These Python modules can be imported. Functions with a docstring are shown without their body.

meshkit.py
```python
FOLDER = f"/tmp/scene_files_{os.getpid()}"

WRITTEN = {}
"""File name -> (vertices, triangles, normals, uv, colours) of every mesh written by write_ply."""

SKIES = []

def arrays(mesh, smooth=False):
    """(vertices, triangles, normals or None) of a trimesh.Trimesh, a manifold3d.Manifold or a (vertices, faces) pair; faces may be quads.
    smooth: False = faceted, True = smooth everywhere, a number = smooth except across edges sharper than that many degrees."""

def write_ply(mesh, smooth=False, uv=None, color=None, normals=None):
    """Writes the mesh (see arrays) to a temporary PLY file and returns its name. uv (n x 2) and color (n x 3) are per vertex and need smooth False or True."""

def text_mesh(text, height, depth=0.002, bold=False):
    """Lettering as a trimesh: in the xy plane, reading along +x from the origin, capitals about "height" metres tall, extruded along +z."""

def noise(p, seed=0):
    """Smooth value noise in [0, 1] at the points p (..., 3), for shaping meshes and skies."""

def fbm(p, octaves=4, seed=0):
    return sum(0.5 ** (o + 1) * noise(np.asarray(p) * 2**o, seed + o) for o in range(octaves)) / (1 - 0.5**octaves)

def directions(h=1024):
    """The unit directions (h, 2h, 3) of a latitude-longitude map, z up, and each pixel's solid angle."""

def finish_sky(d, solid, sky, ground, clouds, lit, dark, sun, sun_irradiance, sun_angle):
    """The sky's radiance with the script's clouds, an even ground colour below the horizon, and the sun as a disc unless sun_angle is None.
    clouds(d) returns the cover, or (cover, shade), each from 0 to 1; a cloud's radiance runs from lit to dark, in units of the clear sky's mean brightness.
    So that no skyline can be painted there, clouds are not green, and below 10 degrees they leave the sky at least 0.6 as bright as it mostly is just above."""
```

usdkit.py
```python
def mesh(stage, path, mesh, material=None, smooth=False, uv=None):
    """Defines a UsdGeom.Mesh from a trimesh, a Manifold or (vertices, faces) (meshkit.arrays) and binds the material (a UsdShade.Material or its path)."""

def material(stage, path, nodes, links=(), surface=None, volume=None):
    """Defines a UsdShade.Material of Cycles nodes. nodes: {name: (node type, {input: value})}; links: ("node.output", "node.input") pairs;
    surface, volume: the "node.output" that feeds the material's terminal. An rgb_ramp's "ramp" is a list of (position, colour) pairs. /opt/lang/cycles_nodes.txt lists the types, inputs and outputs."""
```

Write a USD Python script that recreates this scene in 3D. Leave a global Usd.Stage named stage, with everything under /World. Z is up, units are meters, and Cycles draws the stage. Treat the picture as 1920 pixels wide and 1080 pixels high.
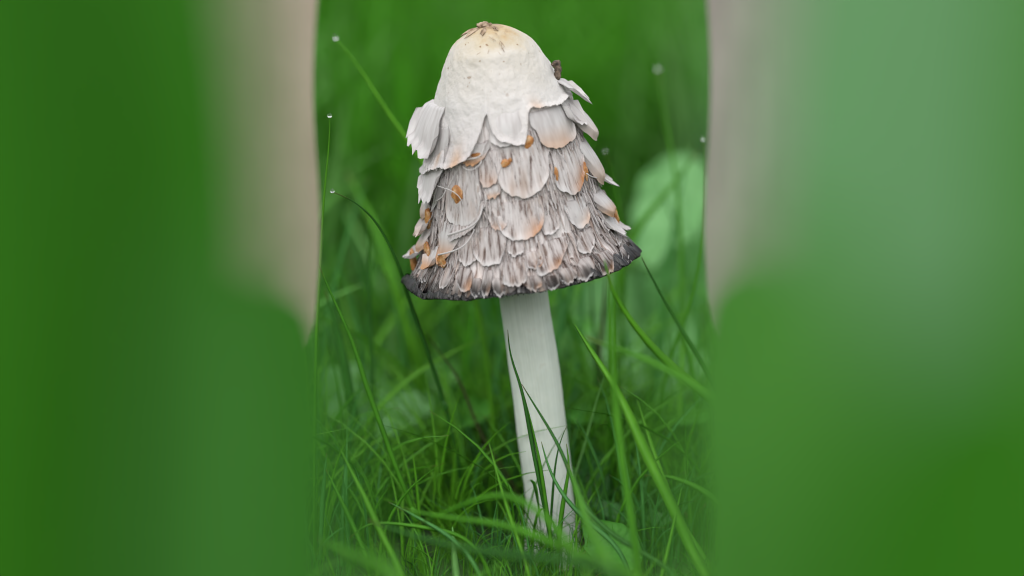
import math, random
import numpy as np
import usdkit
from meshkit import noise, fbm
from pxr import Usd, UsdGeom, UsdLux, UsdShade, Gf, Sdf, Vt

stage = Usd.Stage.CreateInMemory()
UsdGeom.SetStageUpAxis(stage, "Z")
UsdGeom.SetStageMetersPerUnit(stage, 1.0)
UsdGeom.Xform.Define(stage, "/World")
UsdGeom.Scope.Define(stage, "/World/Looks")
L = "/World/Looks/"

# ------------------------------------------------------------------ camera, sky, sun, exposure
K = 0.0002                      # metres per photograph pixel in the plane of the mushroom
DIST, PITCH = 0.90, math.radians(13.0)
EXPOSURE = 1.24
SUN_EL, SUN_AZ = math.radians(46), math.radians(196)      # azimuth = atan2(x, y) of the direction to the sun
VIEW = np.array([0, math.cos(PITCH), -math.sin(PITCH)])
UP = np.array([0, math.sin(PITCH), math.cos(PITCH)])
RIGHT = np.array([1.0, 0, 0])
_off = VIEW * DIST + UP * (540 - 1030) * K
CAM_H = 0.9 * math.cos(PITCH) * (-_off[2] / _off[1])      # so that the stem's foot (image row 1030) stands at z = 0
EYE = np.array([0, -0.9 * math.cos(PITCH), CAM_H])
cam = UsdGeom.Camera.Define(stage, "/World/Camera")
cam.AddTransformOp().Set(Gf.Matrix4d(*[float(x) for r in (np.append(RIGHT, 0), np.append(UP, 0), np.append(-VIEW, 0), np.append(EYE, 1)) for x in r]))
cam.CreateFocalLengthAttr(100.0)
cam.CreateHorizontalApertureAttr(100.0 * 1920 * K / DIST)
cam.CreateVerticalApertureAttr(100.0 * 1080 * K / DIST)
cam.CreateClippingRangeAttr(Gf.Vec2f(0.02, 1000))
cam.CreateFStopAttr(3.4)
cam.CreateFocusDistanceAttr(0.878)
cam.CreateExposureAttr(EXPOSURE)

usdkit.material(stage, L + "overcast_sky", {
    "sky": ("sky_texture", {"sky_type": "single_scattering", "sun_disc": False, "sun_elevation": SUN_EL, "sun_rotation": SUN_AZ}),
    "co": ("texture_coordinate", {}),
    "n": ("noise_texture", {"scale": 2.2, "detail": 4.0}),
    "cl": ("rgb_ramp", {"ramp": [(0.3, (4.2, 4.25, 4.3)), (0.7, (6.6, 6.6, 6.5))]}),
    "m": ("mix_color", {"fac": 0.88, "use_clamp": False}),
    "bg": ("background_shader", {"strength": 0.1}),
}, [("co.generated", "n.vector"), ("n.fac", "cl.fac"), ("sky.color", "m.a"), ("cl.color", "m.b"), ("m.result", "bg.color")], surface="bg.background")
sky = UsdLux.DomeLight.Define(stage, "/World/sky")
UsdShade.MaterialBindingAPI.Apply(sky.GetPrim()).Bind(UsdShade.Material.Get(stage, L + "overcast_sky"))
sun = UsdLux.DistantLight.Define(stage, "/World/sun")
sun.CreateIntensityAttr(0.40); sun.CreateAngleAttr(70.0); sun.CreateNormalizeAttr(True)
sun.GetPrim().GetAttribute("inputs:normalize").Set(True)
sun.CreateColorAttr(Gf.Vec3f(1.0, 0.98, 0.95))
sun.AddRotateXYZOp().Set(Gf.Vec3f(90 - math.degrees(SUN_EL), 0, 180 - math.degrees(SUN_AZ)))

# ------------------------------------------------------------------ geometry helpers
def ray(px, py):
    return VIEW * DIST + RIGHT * (px - 960) * K + UP * (540 - py) * K

def at(px, py, y=0.0):
    """The point seen at photograph pixel (px, py) in the upright plane at depth y; never under the ground."""
    d = ray(px, py)
    s = (y - EYE[1]) / d[1]
    if EYE[2] + s * d[2] < 0.001:
        s = (0.001 - EYE[2]) / d[2]
    return EYE + s * d

def project(P):
    q = np.asarray(P) - EYE
    s = DIST / (q @ VIEW)
    return np.array([960 + (q @ RIGHT) * s / K, 540 - (q @ UP) * s / K])

def grid_faces(n, m, closed=False):
    """Quads of a grid with n rows of m points; closed: the last column joins the first."""
    i, j = np.meshgrid(np.arange(n - 1), np.arange(m if closed else m - 1), indexing="ij")
    a = i * m + j; b = i * m + (j + 1) % m
    return np.stack([a, b, b + m, a + m], -1).reshape(-1, 4)

def tri(q):
    q = np.asarray(q)
    return np.vstack([q[:, [0, 1, 2]], q[:, [0, 2, 3]]])

def shell(P, Q):
    """A closed sheet between two grids of points (n, m, 3)."""
    n, m = P.shape[:2]
    f = tri(grid_faces(n, m))
    ring = np.concatenate([np.arange(m), np.arange(1, n) * m + m - 1, (n - 1) * m + np.arange(m - 2, -1, -1), np.arange(n - 2, 0, -1) * m])
    nxt = np.roll(ring, -1)
    o = n * m
    side = tri(np.stack([ring, ring + o, nxt + o, nxt], -1))
    return np.vstack([P.reshape(-1, 3), Q.reshape(-1, 3)]), np.vstack([f[:, ::-1], f + o, side])

def smoothstep(a, b, x):
    t = np.clip((np.asarray(x, float) - a) / (b - a), 0, 1)
    return t * t * (3 - 2 * t)

def spline(pts, n):
    from scipy.interpolate import PchipInterpolator, CubicSpline
    pts = np.asarray(pts, float)
    d = np.r_[0, np.cumsum(np.linalg.norm(np.diff(pts, axis=0), axis=1) + 1e-9)]
    if len(pts) < 3:
        return np.stack([np.interp(np.linspace(0, d[-1], n), d, c) for c in pts.T], 1)
    return CubicSpline(d, pts, bc_type="natural")(np.linspace(0, d[-1], n))

USED = {}
def path(name, parent="/World"):
    k = (str(parent), name)
    i = USED.get(k, 0); USED[k] = i + 1
    return f"{parent}/{name}" if i == 0 else f"{parent}/{name}_{i:03d}"

def tag(p, label=None, cat=None, group=None, kind=None):
    p = p.GetPrim() if hasattr(p, "GetPrim") else p
    for k, v in (("label", label), ("category", cat), ("group", group), ("kind", kind)):
        if v: p.SetCustomDataByKey(k, v)
    return p

def thing(name, label, cat, group=None, loc=(0, 0, 0)):
    x = UsdGeom.Xform.Define(stage, path(name))
    x.AddTranslateOp().Set(Gf.Vec3d(*map(float, loc)))
    tag(x, label, cat, group)
    x.base = np.array(loc, float)
    return x

def obj(name, mesh, mat, parent=None, uv=None, base=None, smooth=True, extra=None, label=None):
    """One Mesh prim; vertices are given in world metres and stored relative to the thing's base."""
    v, f = np.array(mesh[0], float), np.array(mesh[1])
    if base is not None: v = v - base
    pp = "/World" if parent is None else str(parent.GetPath())
    m = usdkit.mesh(stage, path(name, pp), (v, f), L + mat, smooth=smooth, uv=uv)
    if extra is not None:
        for key, val in extra.items():
            UsdGeom.PrimvarsAPI(m).CreatePrimvar(key, Sdf.ValueTypeNames.FloatArray, "vertex").Set(Vt.FloatArray.FromNumpy(np.asarray(val, np.float32)))
    if label: tag(m, label)
    return m

def join(parts):
    vs, fs, n = [], [], 0
    for v, f in parts:
        vs.append(v); fs.append(np.asarray(f) + n); n += len(v)
    return np.vstack(vs), np.vstack(fs)

def ball(c, r, sub=2, squash=(1, 1, 1)):
    import trimesh
    s = trimesh.creation.icosphere(sub, 1.0)
    return np.array(s.vertices) * np.asarray(squash) * r + np.asarray(c), np.array(s.faces)

# ------------------------------------------------------------------ materials
def leaf_mat(name, dark, light, trans=0.35, rough=0.5, scale=(300, 6, 1), spots=None, spec=0.25, vary=0.0, tip=0.0):
    """Grass and leaves: streaks along the blade (st = across, along), a diffuse and glossy face and light coming through."""
    nodes = {
        "st": ("attribute", {"attribute": "st"}),
        "mp": ("mapping", {"scale": scale}),
        "n": ("noise_texture", {"scale": 1.0, "detail": 3.0}),
        "g": ("geometry", {}),
        "n2": ("noise_texture", {"scale": 90.0, "detail": 2.0}),
        "mx": ("math", {"math_type": "multiply_add", "value2": 0.55}),
        "r": ("rgb_ramp", {"ramp": [(0.3, dark), (0.75, light)]}),
        "oi": ("object_info", {}),
        "vr": ("map_range", {"from_min": 0.0, "from_max": 1.0, "to_min": 1.0 - vary, "to_max": 1.0 + vary}),
        "hs": ("hsv", {"hue": 0.5, "saturation": 1.0}),
        "b": ("bump", {"strength": 0.25, "distance": 0.0004}),
        "sx": ("separate_xyz", {}), "tipf": ("map_range", {"from_min": 0.0, "from_max": 0.05, "to_min": tip, "to_max": 0.0, "clamp": True}),
        "tipm": ("mix_color", {"b": (0.14, 0.085, 0.03)}),
        "p": ("principled_bsdf", {"roughness": rough, "specular_ior_level": spec}),
        "t": ("translucent_bsdf", {}),
        "tc": ("mix_color", {"blend_type": "multiply", "fac": 1.0, "b": (1.3, 1.25, 0.6), "use_clamp": False}),
        "m": ("mix_closure", {"fac": trans}),
    }
    links = [("st.vector", "mp.vector"), ("mp.vector", "n.vector"), ("g.position", "n2.vector"), ("n.fac", "mx.value1"), ("n2.fac", "half.value1"), ("half.value", "mx.value3"),
             ("mx.value", "r.fac"), ("oi.random", "vr.value"), ("vr.result", "hs.value"), ("st.vector", "sx.vector"), ("sx.y", "tipf.value"), ("tipf.result", "tipm.fac"), ("r.color", "tipm.a"), ("tipm.result", "hs.color"), ("n.fac", "b.height"), ("b.normal", "p.normal"),
             ("hs.color", "tc.a"), ("tc.result", "t.color"), ("p.BSDF", "m.closure1"), ("t.BSDF", "m.closure2")]
    nodes["half"] = ("math", {"math_type": "multiply", "value2": 0.45})
    if spots:
        nodes["sv"] = ("noise_texture", {"scale": 260.0, "detail": 3.0})
        nodes["sr"] = ("rgb_ramp", {"ramp": [(spots, (0, 0, 0)), (spots + 0.05, (1, 1, 1))]})
        nodes["sm"] = ("mix_color", {"b": (0.012, 0.012, 0.008)})
        links += [("g.position", "sv.vector"), ("sv.fac", "sr.fac"), ("sr.color", "sm.fac"), ("hs.color", "sm.a"), ("sm.result", "p.base_color")]
    else:
        links.append(("hs.color", "p.base_color"))
    usdkit.material(stage, L + name, nodes, links, surface="m.closure")

leaf_mat("grass_mid", (0.042, 0.18, 0.007), (0.1, 0.34, 0.019), tip=0.75)
leaf_mat("grass_bright", (0.06, 0.23, 0.008), (0.14, 0.4, 0.024))
leaf_mat("grass_dark", (0.016, 0.082, 0.008), (0.036, 0.155, 0.018), trans=0.25, tip=0.75)
leaf_mat("grass_teal", (0.042, 0.18, 0.035), (0.1, 0.32, 0.08), tip=0.75)
leaf_mat("grass_pale", (0.095, 0.27, 0.055), (0.19, 0.42, 0.12))
leaf_mat("grass_field", (0.04, 0.2, 0.007), (0.098, 0.35, 0.018), vary=0.3, trans=0.5)
leaf_mat("grass_field_pale", (0.12, 0.32, 0.065), (0.21, 0.47, 0.13), vary=0.3, trans=0.5)
leaf_mat("dry_stalk", (0.03, 0.024, 0.01), (0.06, 0.075, 0.02), trans=0.1)
leaf_mat("broad_leaf_pale", (0.07, 0.23, 0.055), (0.23, 0.48, 0.2), scale=(60, 10, 1))
leaf_mat("broad_leaf_green", (0.05, 0.21, 0.022), (0.1, 0.32, 0.05), scale=(60, 10, 1), rough=0.3)
leaf_mat("broad_leaf_spotted", (0.036, 0.15, 0.03), (0.08, 0.25, 0.065), scale=(60, 10, 1), rough=0.3, spots=0.62)
leaf_mat("straw", (0.16, 0.12, 0.06), (0.30, 0.24, 0.13), trans=0.2)
leaf_mat("dock_dark", (0.023, 0.13, 0.005), (0.031, 0.152, 0.008), scale=(20, 4, 1), spec=0.1)
leaf_mat("dock_mid", (0.034, 0.142, 0.018), (0.044, 0.164, 0.025), scale=(20, 4, 1), spec=0.1)
leaf_mat("dock_pale", (0.118, 0.27, 0.114), (0.132, 0.288, 0.128), scale=(20, 4, 1), spec=0.1)
leaf_mat("dock_green", (0.057, 0.203, 0.028), (0.068, 0.222, 0.036), scale=(20, 4, 1), spec=0.1)
leaf_mat("withered_beige", (0.325, 0.255, 0.215), (0.38, 0.305, 0.258), trans=0.2, scale=(20, 4, 1))
leaf_mat("withered_grey", (0.262, 0.212, 0.212), (0.315, 0.263, 0.258), trans=0.2, scale=(20, 4, 1))

usdkit.material(stage, L + "soil", {
    "g": ("geometry", {}), "n": ("noise_texture", {"scale": 40.0, "detail": 5.0}),
    "r": ("rgb_ramp", {"ramp": [(0.35, (0.010, 0.032, 0.004)), (0.7, (0.030, 0.090, 0.010))]}),
    "b": ("bump", {"strength": 0.6, "distance": 0.004}),
    "p": ("principled_bsdf", {"roughness": 0.9}),
}, [("g.position", "n.vector"), ("n.fac", "r.fac"), ("r.color", "p.base_color"), ("n.fac", "b.height"), ("b.normal", "p.normal")], surface="p.BSDF")

# the smooth skin on top of the cap: st.y runs from 0 at the apex to 1 at the torn edge
usdkit.material(stage, L + "cap_skin", {
    "st": ("attribute", {"attribute": "st"}), "sep": ("separate_xyz", {}), "g": ("geometry", {}),
    "n": ("noise_texture", {"scale": 48.0, "detail": 5.0, "roughness": 0.62}),
    "nf": ("noise_texture", {"scale": 900.0, "detail": 3.0}),
    "nd": ("math", {"math_type": "multiply_add", "value2": 0.62, "value3": -0.31}),
    "va": ("math", {"math_type": "add"}),
    "r": ("rgb_ramp", {"ramp": [(0.0, (0.24, 0.165, 0.095)), (0.04, (0.40, 0.295, 0.17)), (0.095, (0.43, 0.365, 0.265)), (0.21, (0.475, 0.44, 0.39)), (0.6, (0.505, 0.48, 0.465)), (1.0, (0.48, 0.445, 0.44))]}),
    "sp": ("noise_texture", {"scale": 420.0, "detail": 2.0}),
    "spr": ("rgb_ramp", {"ramp": [(0.69, (0, 0, 0)), (0.73, (1, 1, 1))]}),
    "spf": ("rgb_ramp", {"ramp": [(0.12, (0.9, 0.9, 0.9)), (0.5, (0.35, 0.35, 0.35)), (0.7, (0.0, 0.0, 0.0))]}),
    "spm": ("math", {"math_type": "multiply"}),
    "mx": ("mix_color", {"b": (0.20, 0.12, 0.06)}),
    "stn": ("attribute", {"attribute": "stain"}),
    "mx2": ("mix_color", {"b": (0.47, 0.27, 0.14)}),
    "b": ("bump", {"strength": 0.8, "distance": 0.0008}),
    "bn": ("math", {"math_type": "multiply_add", "value2": 0.35}),
    "p": ("principled_bsdf", {"roughness": 0.62, "specular_ior_level": 0.3, "subsurface_weight": 0.15, "subsurface_scale": 0.002, "subsurface_radius": (1.0, 0.7, 0.5)}),
}, [("st.vector", "sep.vector"), ("g.position", "n.vector"), ("g.position", "nf.vector"), ("n.fac", "nd.value1"), ("sep.y", "va.value1"), ("nd.value", "va.value2"), ("va.value", "r.fac"),
    ("g.position", "sp.vector"), ("sp.fac", "spr.fac"), ("sep.y", "spf.fac"), ("spr.color", "spm.value1"), ("spf.color", "spm.value2"), ("spm.value", "mx.fac"), ("r.color", "mx.a"),
    ("mx.result", "mx2.a"), ("stn.fac", "mx2.fac"), ("mx2.result", "p.base_color"),
    ("nf.fac", "bn.value1"), ("n.fac", "bn.value3"), ("bn.value", "b.height"), ("b.normal", "p.normal")], surface="p.BSDF")

# shaggy scales and fibres: st.x is the arc across in millimetres, st.y is the height on the cap (0 at the rim, 1 at the apex); stain = amber juice
def fibre_mat(name, bright, trans):
    usdkit.material(stage, L + name, {
        "st": ("attribute", {"attribute": "st"}), "sep": ("separate_xyz", {}),
        "mp": ("mapping", {"scale": (0.75, 8.0, 1.0)}), "n": ("noise_texture", {"scale": 1.0, "detail": 4.0, "roughness": 0.66, "distortion": 0.35}),
        "hs": ("map_range", {"from_min": 0.0, "from_max": 0.32, "to_min": -0.075, "to_max": 0.012, "clamp": True}), "na": ("math", {"math_type": "add"}),
        "mp2": ("mapping", {"scale": (0.22, 5.0, 1.0), "location": (3.1, 7.7, 0.0)}), "n2": ("noise_texture", {"scale": 1.0, "detail": 3.0}),
        "hr": ("rgb_ramp", {"ramp": [(0.0, (0.07, 0.065, 0.065)), (0.020, (0.22, 0.21, 0.20)), (0.048, (0.78, 0.765, 0.755)), (0.11, (0.92, 0.91, 0.91)), (0.30, (0.98, 0.98, 0.98)), (0.55, (1.0, 1.0, 1.0))]}),
        "fr": ("rgb_ramp", {"ramp": [(0.31, (0.09, 0.056, 0.045)), (0.38, (0.28, 0.22, 0.205)), (0.465, tuple(bright * x for x in (0.45, 0.415, 0.41))), (0.70, tuple(bright * x for x in (0.60, 0.575, 0.575)))]}),
        "bl": ("math", {"math_type": "multiply_add", "value2": 0.11}), "bl2": ("math", {"math_type": "subtract", "value2": 0.052, "use_clamp": True}),
        "cm": ("mix_color", {"blend_type": "multiply", "fac": 1.0}),
        "pr": ("rgb_ramp", {"ramp": [(0.52, (0, 0, 0)), (0.72, (0.5, 0.5, 0.5))]}),
        "pm": ("mix_color", {"b": (0.44, 0.30, 0.22)}),
        "stn": ("attribute", {"attribute": "stain"}),
        "sv": ("math", {"math_type": "multiply", "use_clamp": True}), "svr": ("rgb_ramp", {"ramp": [(0.25, (0.5, 0.5, 0.5)), (0.6, (1.1, 1.1, 1.1))]}),
        "sm": ("mix_color", {"b": (0.50, 0.23, 0.085)}),
        "ed": ("attribute", {"attribute": "edge"}), "edm": ("mix_color", {"b": (0.70, 0.685, 0.685)}),
        "b": ("bump", {"strength": 0.6, "distance": 0.0006}),
        "p": ("principled_bsdf", {"roughness": 0.48, "specular_ior_level": 0.4}),
        "t": ("translucent_bsdf", {}), "m": ("mix_closure", {"fac": trans}),
    }, [("st.vector", "mp.vector"), ("mp.vector", "n.vector"), ("st.vector", "mp2.vector"), ("mp2.vector", "n2.vector"), ("st.vector", "sep.vector"), ("n2.fac", "bl.value1"), ("sep.y", "bl.value3"), ("bl.value", "bl2.value1"), ("bl2.value", "hr.fac"),
        ("sep.y", "hs.value"), ("hs.result", "na.value1"), ("n.fac", "na.value2"), ("na.value", "fr.fac"), ("fr.color", "cm.a"), ("hr.color", "cm.b"), ("n2.fac", "pr.fac"), ("pr.color", "pm.fac"), ("cm.result", "edm.a"), ("ed.fac", "edm.fac"), ("edm.result", "pm.a"),
        ("stn.fac", "sv.value1"), ("n2.fac", "svr.fac"), ("svr.color", "sv.value2"), ("sv.value", "sm.fac"), ("pm.result", "sm.a"),
        ("sm.result", "p.base_color"), ("sm.result", "t.color"), ("n.fac", "b.height"), ("b.normal", "p.normal"), ("p.BSDF", "m.closure1"), ("t.BSDF", "m.closure2")], surface="m.closure")
fibre_mat("cap_fibre", 1.18, 0.0)
fibre_mat("scale_skin", 1.32, 0.40)

usdkit.material(stage, L + "membrane", {
    "st": ("attribute", {"attribute": "st"}), "mp": ("mapping", {"scale": (0.5, 9.0, 1.0)}), "n": ("noise_texture", {"scale": 1.0, "detail": 4.0}),
    "r": ("rgb_ramp", {"ramp": [(0.25, (0.47, 0.435, 0.43)), (0.6, (0.62, 0.60, 0.60))]}),
    "stn": ("attribute", {"attribute": "stain"}), "sm": ("mix_color", {"b": (0.50, 0.26, 0.11)}),
    "b": ("bump", {"strength": 0.2, "distance": 0.0004}),
    "p": ("principled_bsdf", {"roughness": 0.5, "specular_ior_level": 0.4}), "t": ("translucent_bsdf", {}), "m": ("mix_closure", {"fac": 0.32}),
}, [("st.vector", "mp.vector"), ("mp.vector", "n.vector"), ("n.fac", "r.fac"), ("stn.fac", "sm.fac"), ("r.color", "sm.a"), ("sm.result", "p.base_color"), ("sm.result", "t.color"), ("n.fac", "b.height"), ("b.normal", "p.normal"),
    ("p.BSDF", "m.closure1"), ("t.BSDF", "m.closure2")], surface="m.closure")

usdkit.material(stage, L + "black_ink", {
    "st": ("attribute", {"attribute": "st"}), "mp": ("mapping", {"scale": (1.6, 3.0, 1.0)}), "n": ("noise_texture", {"scale": 1.0, "detail": 4.0}),
    "r": ("rgb_ramp", {"ramp": [(0.45, (0.003, 0.003, 0.004)), (0.62, (0.010, 0.008, 0.007)), (0.78, (0.06, 0.045, 0.038))]}),
    "b": ("bump", {"strength": 0.8, "distance": 0.0008}),
    "p": ("principled_bsdf", {"roughness": 0.15, "specular_ior_level": 0.4}),
}, [("st.vector", "mp.vector"), ("mp.vector", "n.vector"), ("n.fac", "r.fac"), ("r.color", "p.base_color"), ("n.fac", "b.height"), ("b.normal", "p.normal")], surface="p.BSDF")

usdkit.material(stage, L + "stem_white", {
    "g": ("geometry", {}), "st": ("attribute", {"attribute": "st"}), "mp": ("mapping", {"scale": (13.0, 1.8, 1.0)}), "ah": ("math", {"math_type": "multiply", "value2": 0.5}),
    "n": ("noise_texture", {"scale": 1.0, "detail": 4.0}), "n2": ("noise_texture", {"scale": 130.0, "detail": 4.0}),
    "r": ("rgb_ramp", {"ramp": [(0.30, (0.455, 0.505, 0.455)), (0.62, (0.57, 0.615, 0.565))]}),
    "dr": ("rgb_ramp", {"ramp": [(0.66, (0, 0, 0)), (0.80, (0.4, 0.4, 0.4))]}), "dm": ("mix_color", {"b": (0.35, 0.30, 0.22)}),
    "a": ("math", {"math_type": "add"}), "b": ("bump", {"strength": 0.4, "distance": 0.001}),
    "p": ("principled_bsdf", {"roughness": 0.55, "specular_ior_level": 0.35, "subsurface_weight": 0.15, "subsurface_scale": 0.003, "subsurface_radius": (1.0, 0.8, 0.6)}),
}, [("st.vector", "mp.vector"), ("mp.vector", "n.vector"), ("g.position", "n2.vector"), ("a.value", "ah.value1"), ("ah.value", "r.fac"), ("n2.fac", "dr.fac"), ("dr.color", "dm.fac"), ("r.color", "dm.a"), ("dm.result", "p.base_color"),
    ("n.fac", "a.value1"), ("n2.fac", "a.value2"), ("a.value", "b.height"), ("b.normal", "p.normal")], surface="p.BSDF")

usdkit.material(stage, L + "amber", {
    "g": ("geometry", {}), "n": ("noise_texture", {"scale": 420.0, "detail": 3.0}),
    "r": ("rgb_ramp", {"ramp": [(0.35, (0.38, 0.15, 0.05)), (0.52, (0.64, 0.32, 0.12)), (0.7, (0.74, 0.52, 0.31))]}),
    "p": ("principled_bsdf", {"roughness": 0.15, "ior": 1.36, "transmission_weight": 0.5}),
}, [("g.position", "n.vector"), ("n.fac", "r.fac"), ("r.color", "p.base_color")], surface="p.BSDF")
usdkit.material(stage, L + "water", {"p": ("principled_bsdf", {"base_color": (1, 1, 1), "roughness": 0.0, "ior": 1.33, "transmission_weight": 1.0})}, [], surface="p.BSDF")
usdkit.material(stage, L + "bark", {
    "g": ("geometry", {}), "n": ("noise_texture", {"scale": 700.0, "detail": 3.0}),
    "r": ("rgb_ramp", {"ramp": [(0.35, (0.02, 0.014, 0.01)), (0.7, (0.17, 0.12, 0.085))]}), "b": ("bump", {"strength": 1.0, "distance": 0.0006}), "p": ("principled_bsdf", {"roughness": 0.8}),
}, [("g.position", "n.vector"), ("n.fac", "r.fac"), ("r.color", "p.base_color"), ("n.fac", "b.height"), ("b.normal", "p.normal")], surface="p.BSDF")

usdkit.material(stage, L + "brown_shred", {
    "g": ("geometry", {}), "n": ("noise_texture", {"scale": 500.0, "detail": 3.0}),
    "r": ("rgb_ramp", {"ramp": [(0.35, (0.17, 0.11, 0.065)), (0.65, (0.38, 0.29, 0.21))]}), "b": ("bump", {"strength": 0.6, "distance": 0.0005}), "p": ("principled_bsdf", {"roughness": 0.7}),
}, [("g.position", "n.vector"), ("n.fac", "r.fac"), ("r.color", "p.base_color"), ("n.fac", "b.height"), ("b.normal", "p.normal")], surface="p.BSDF")

# ------------------------------------------------------------------ the ground
def ground():
    g = np.concatenate([-np.geomspace(40, 1.2, 30), np.linspace(-1.1, 1.1, 56), np.geomspace(1.2, 40, 30)])
    X, Y = np.meshgrid(g, g, indexing="ij")
    P = np.stack([X, Y, 0 * X], -1)
    r = np.hypot(X, Y)
    P[..., 2] = -0.003 - 0.006 * noise(np.stack([X * 9, Y * 9, 0 * X], -1)) + 0.03 * smoothstep(1, 6, r) * (noise(np.stack([X * .5, Y * .5, 0 * X], -1)) - .5)
    f = tri(grid_faces(len(g), len(g)))
    tag(obj("ground", (P.reshape(-1, 3), f[:, ::-1]), "soil"), "dark soil and moss under the meadow grass", "ground", kind="structure")
ground()

# ------------------------------------------------------------------ the mushroom
RIM0, APEX = at(979, 497), at(915, 47)
AX = APEX - RIM0; HL = np.linalg.norm(AX); AX /= HL
KT = HL / 454.5
lean = np.cross(AX, np.array([0, 1.0, 0])); PX = lean / np.linalg.norm(lean)
if PX[0] < 0: PX = -PX
FR = np.cross(AX, PX); FR = FR if FR[1] < 0 else -FR
TT = np.array([-12, -6, 0, 12, 37, 73, 123, 180, 230, 282, 318, 353, 388, 417, 436, 447, 452.5, 454.5])
RR = np.array([214, 215, 213, 205, 188, 173, 160, 151, 143, 132.5, 121, 107, 91, 73, 51.5, 31, 14, 0.01])
from scipy.interpolate import PchipInterpolator
_prof = PchipInterpolator(TT, RR)
def radius(t, th=None):
    r = _prof(np.clip(t, -12, 454.5))
    return r
def surf(th, t, off=0.0):
    """A point of the cap: th = angle from the side that faces the camera (right positive), t = height in pixels above the rim, off = pixels outward."""
    th, t, off = np.broadcast_arrays(np.asarray(th, float), np.asarray(t, float), np.asarray(off, float))
    r = radius(t); slope = (radius(t + 1) - radius(t - 1)) / 2
    nl = np.sqrt(1 + slope ** 2); nr, nt = 1 / nl, -slope / nl
    wob = 1 + 0.020 * np.sin(2 * th + 0.6) + 0.014 * np.sin(3 * th + 2.0) + 0.008 * np.sin(7 * th + t * .02)
    rr = (r * wob + off * nr) * K; tt = (t + off * nt) * KT
    return RIM0 + tt[..., None] * AX + (rr * np.sin(th))[..., None] * PX + (rr * np.cos(th))[..., None] * FR

def on_cap(px, py):
    """(th, t) of the front of the cap at a photograph pixel; pixels outside the outline give the nearest place on it."""
    best, x = None, np.array([np.clip((px - 979) / 180, -1.2, 1.2), np.clip(497 - py + 30, 5, 440.0)])
    goal = np.array([px, py], float)
    for _ in range(40):
        e = project(surf(x[0], x[1])) - goal
        J = np.stack([(project(surf(x[0] + 1e-4, x[1])) - goal - e) / 1e-4, (project(surf(x[0], x[1] + 0.01)) - goal - e) / 0.01], 1)
        x = x - 0.6 * np.linalg.lstsq(J.T @ J + np.diag([30.0, 1e-3]), J.T @ e, rcond=None)[0]
        x = np.array([np.clip(x[0], -1.65, 1.65), np.clip(x[1], -8, 452)])
    return x

mush = thing("shaggy_mushroom", "tall white shaggy mushroom with peeling scales and a black inky rim in the grass", "mushroom", loc=at(1035, 1030))
MB = mush.base

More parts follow.
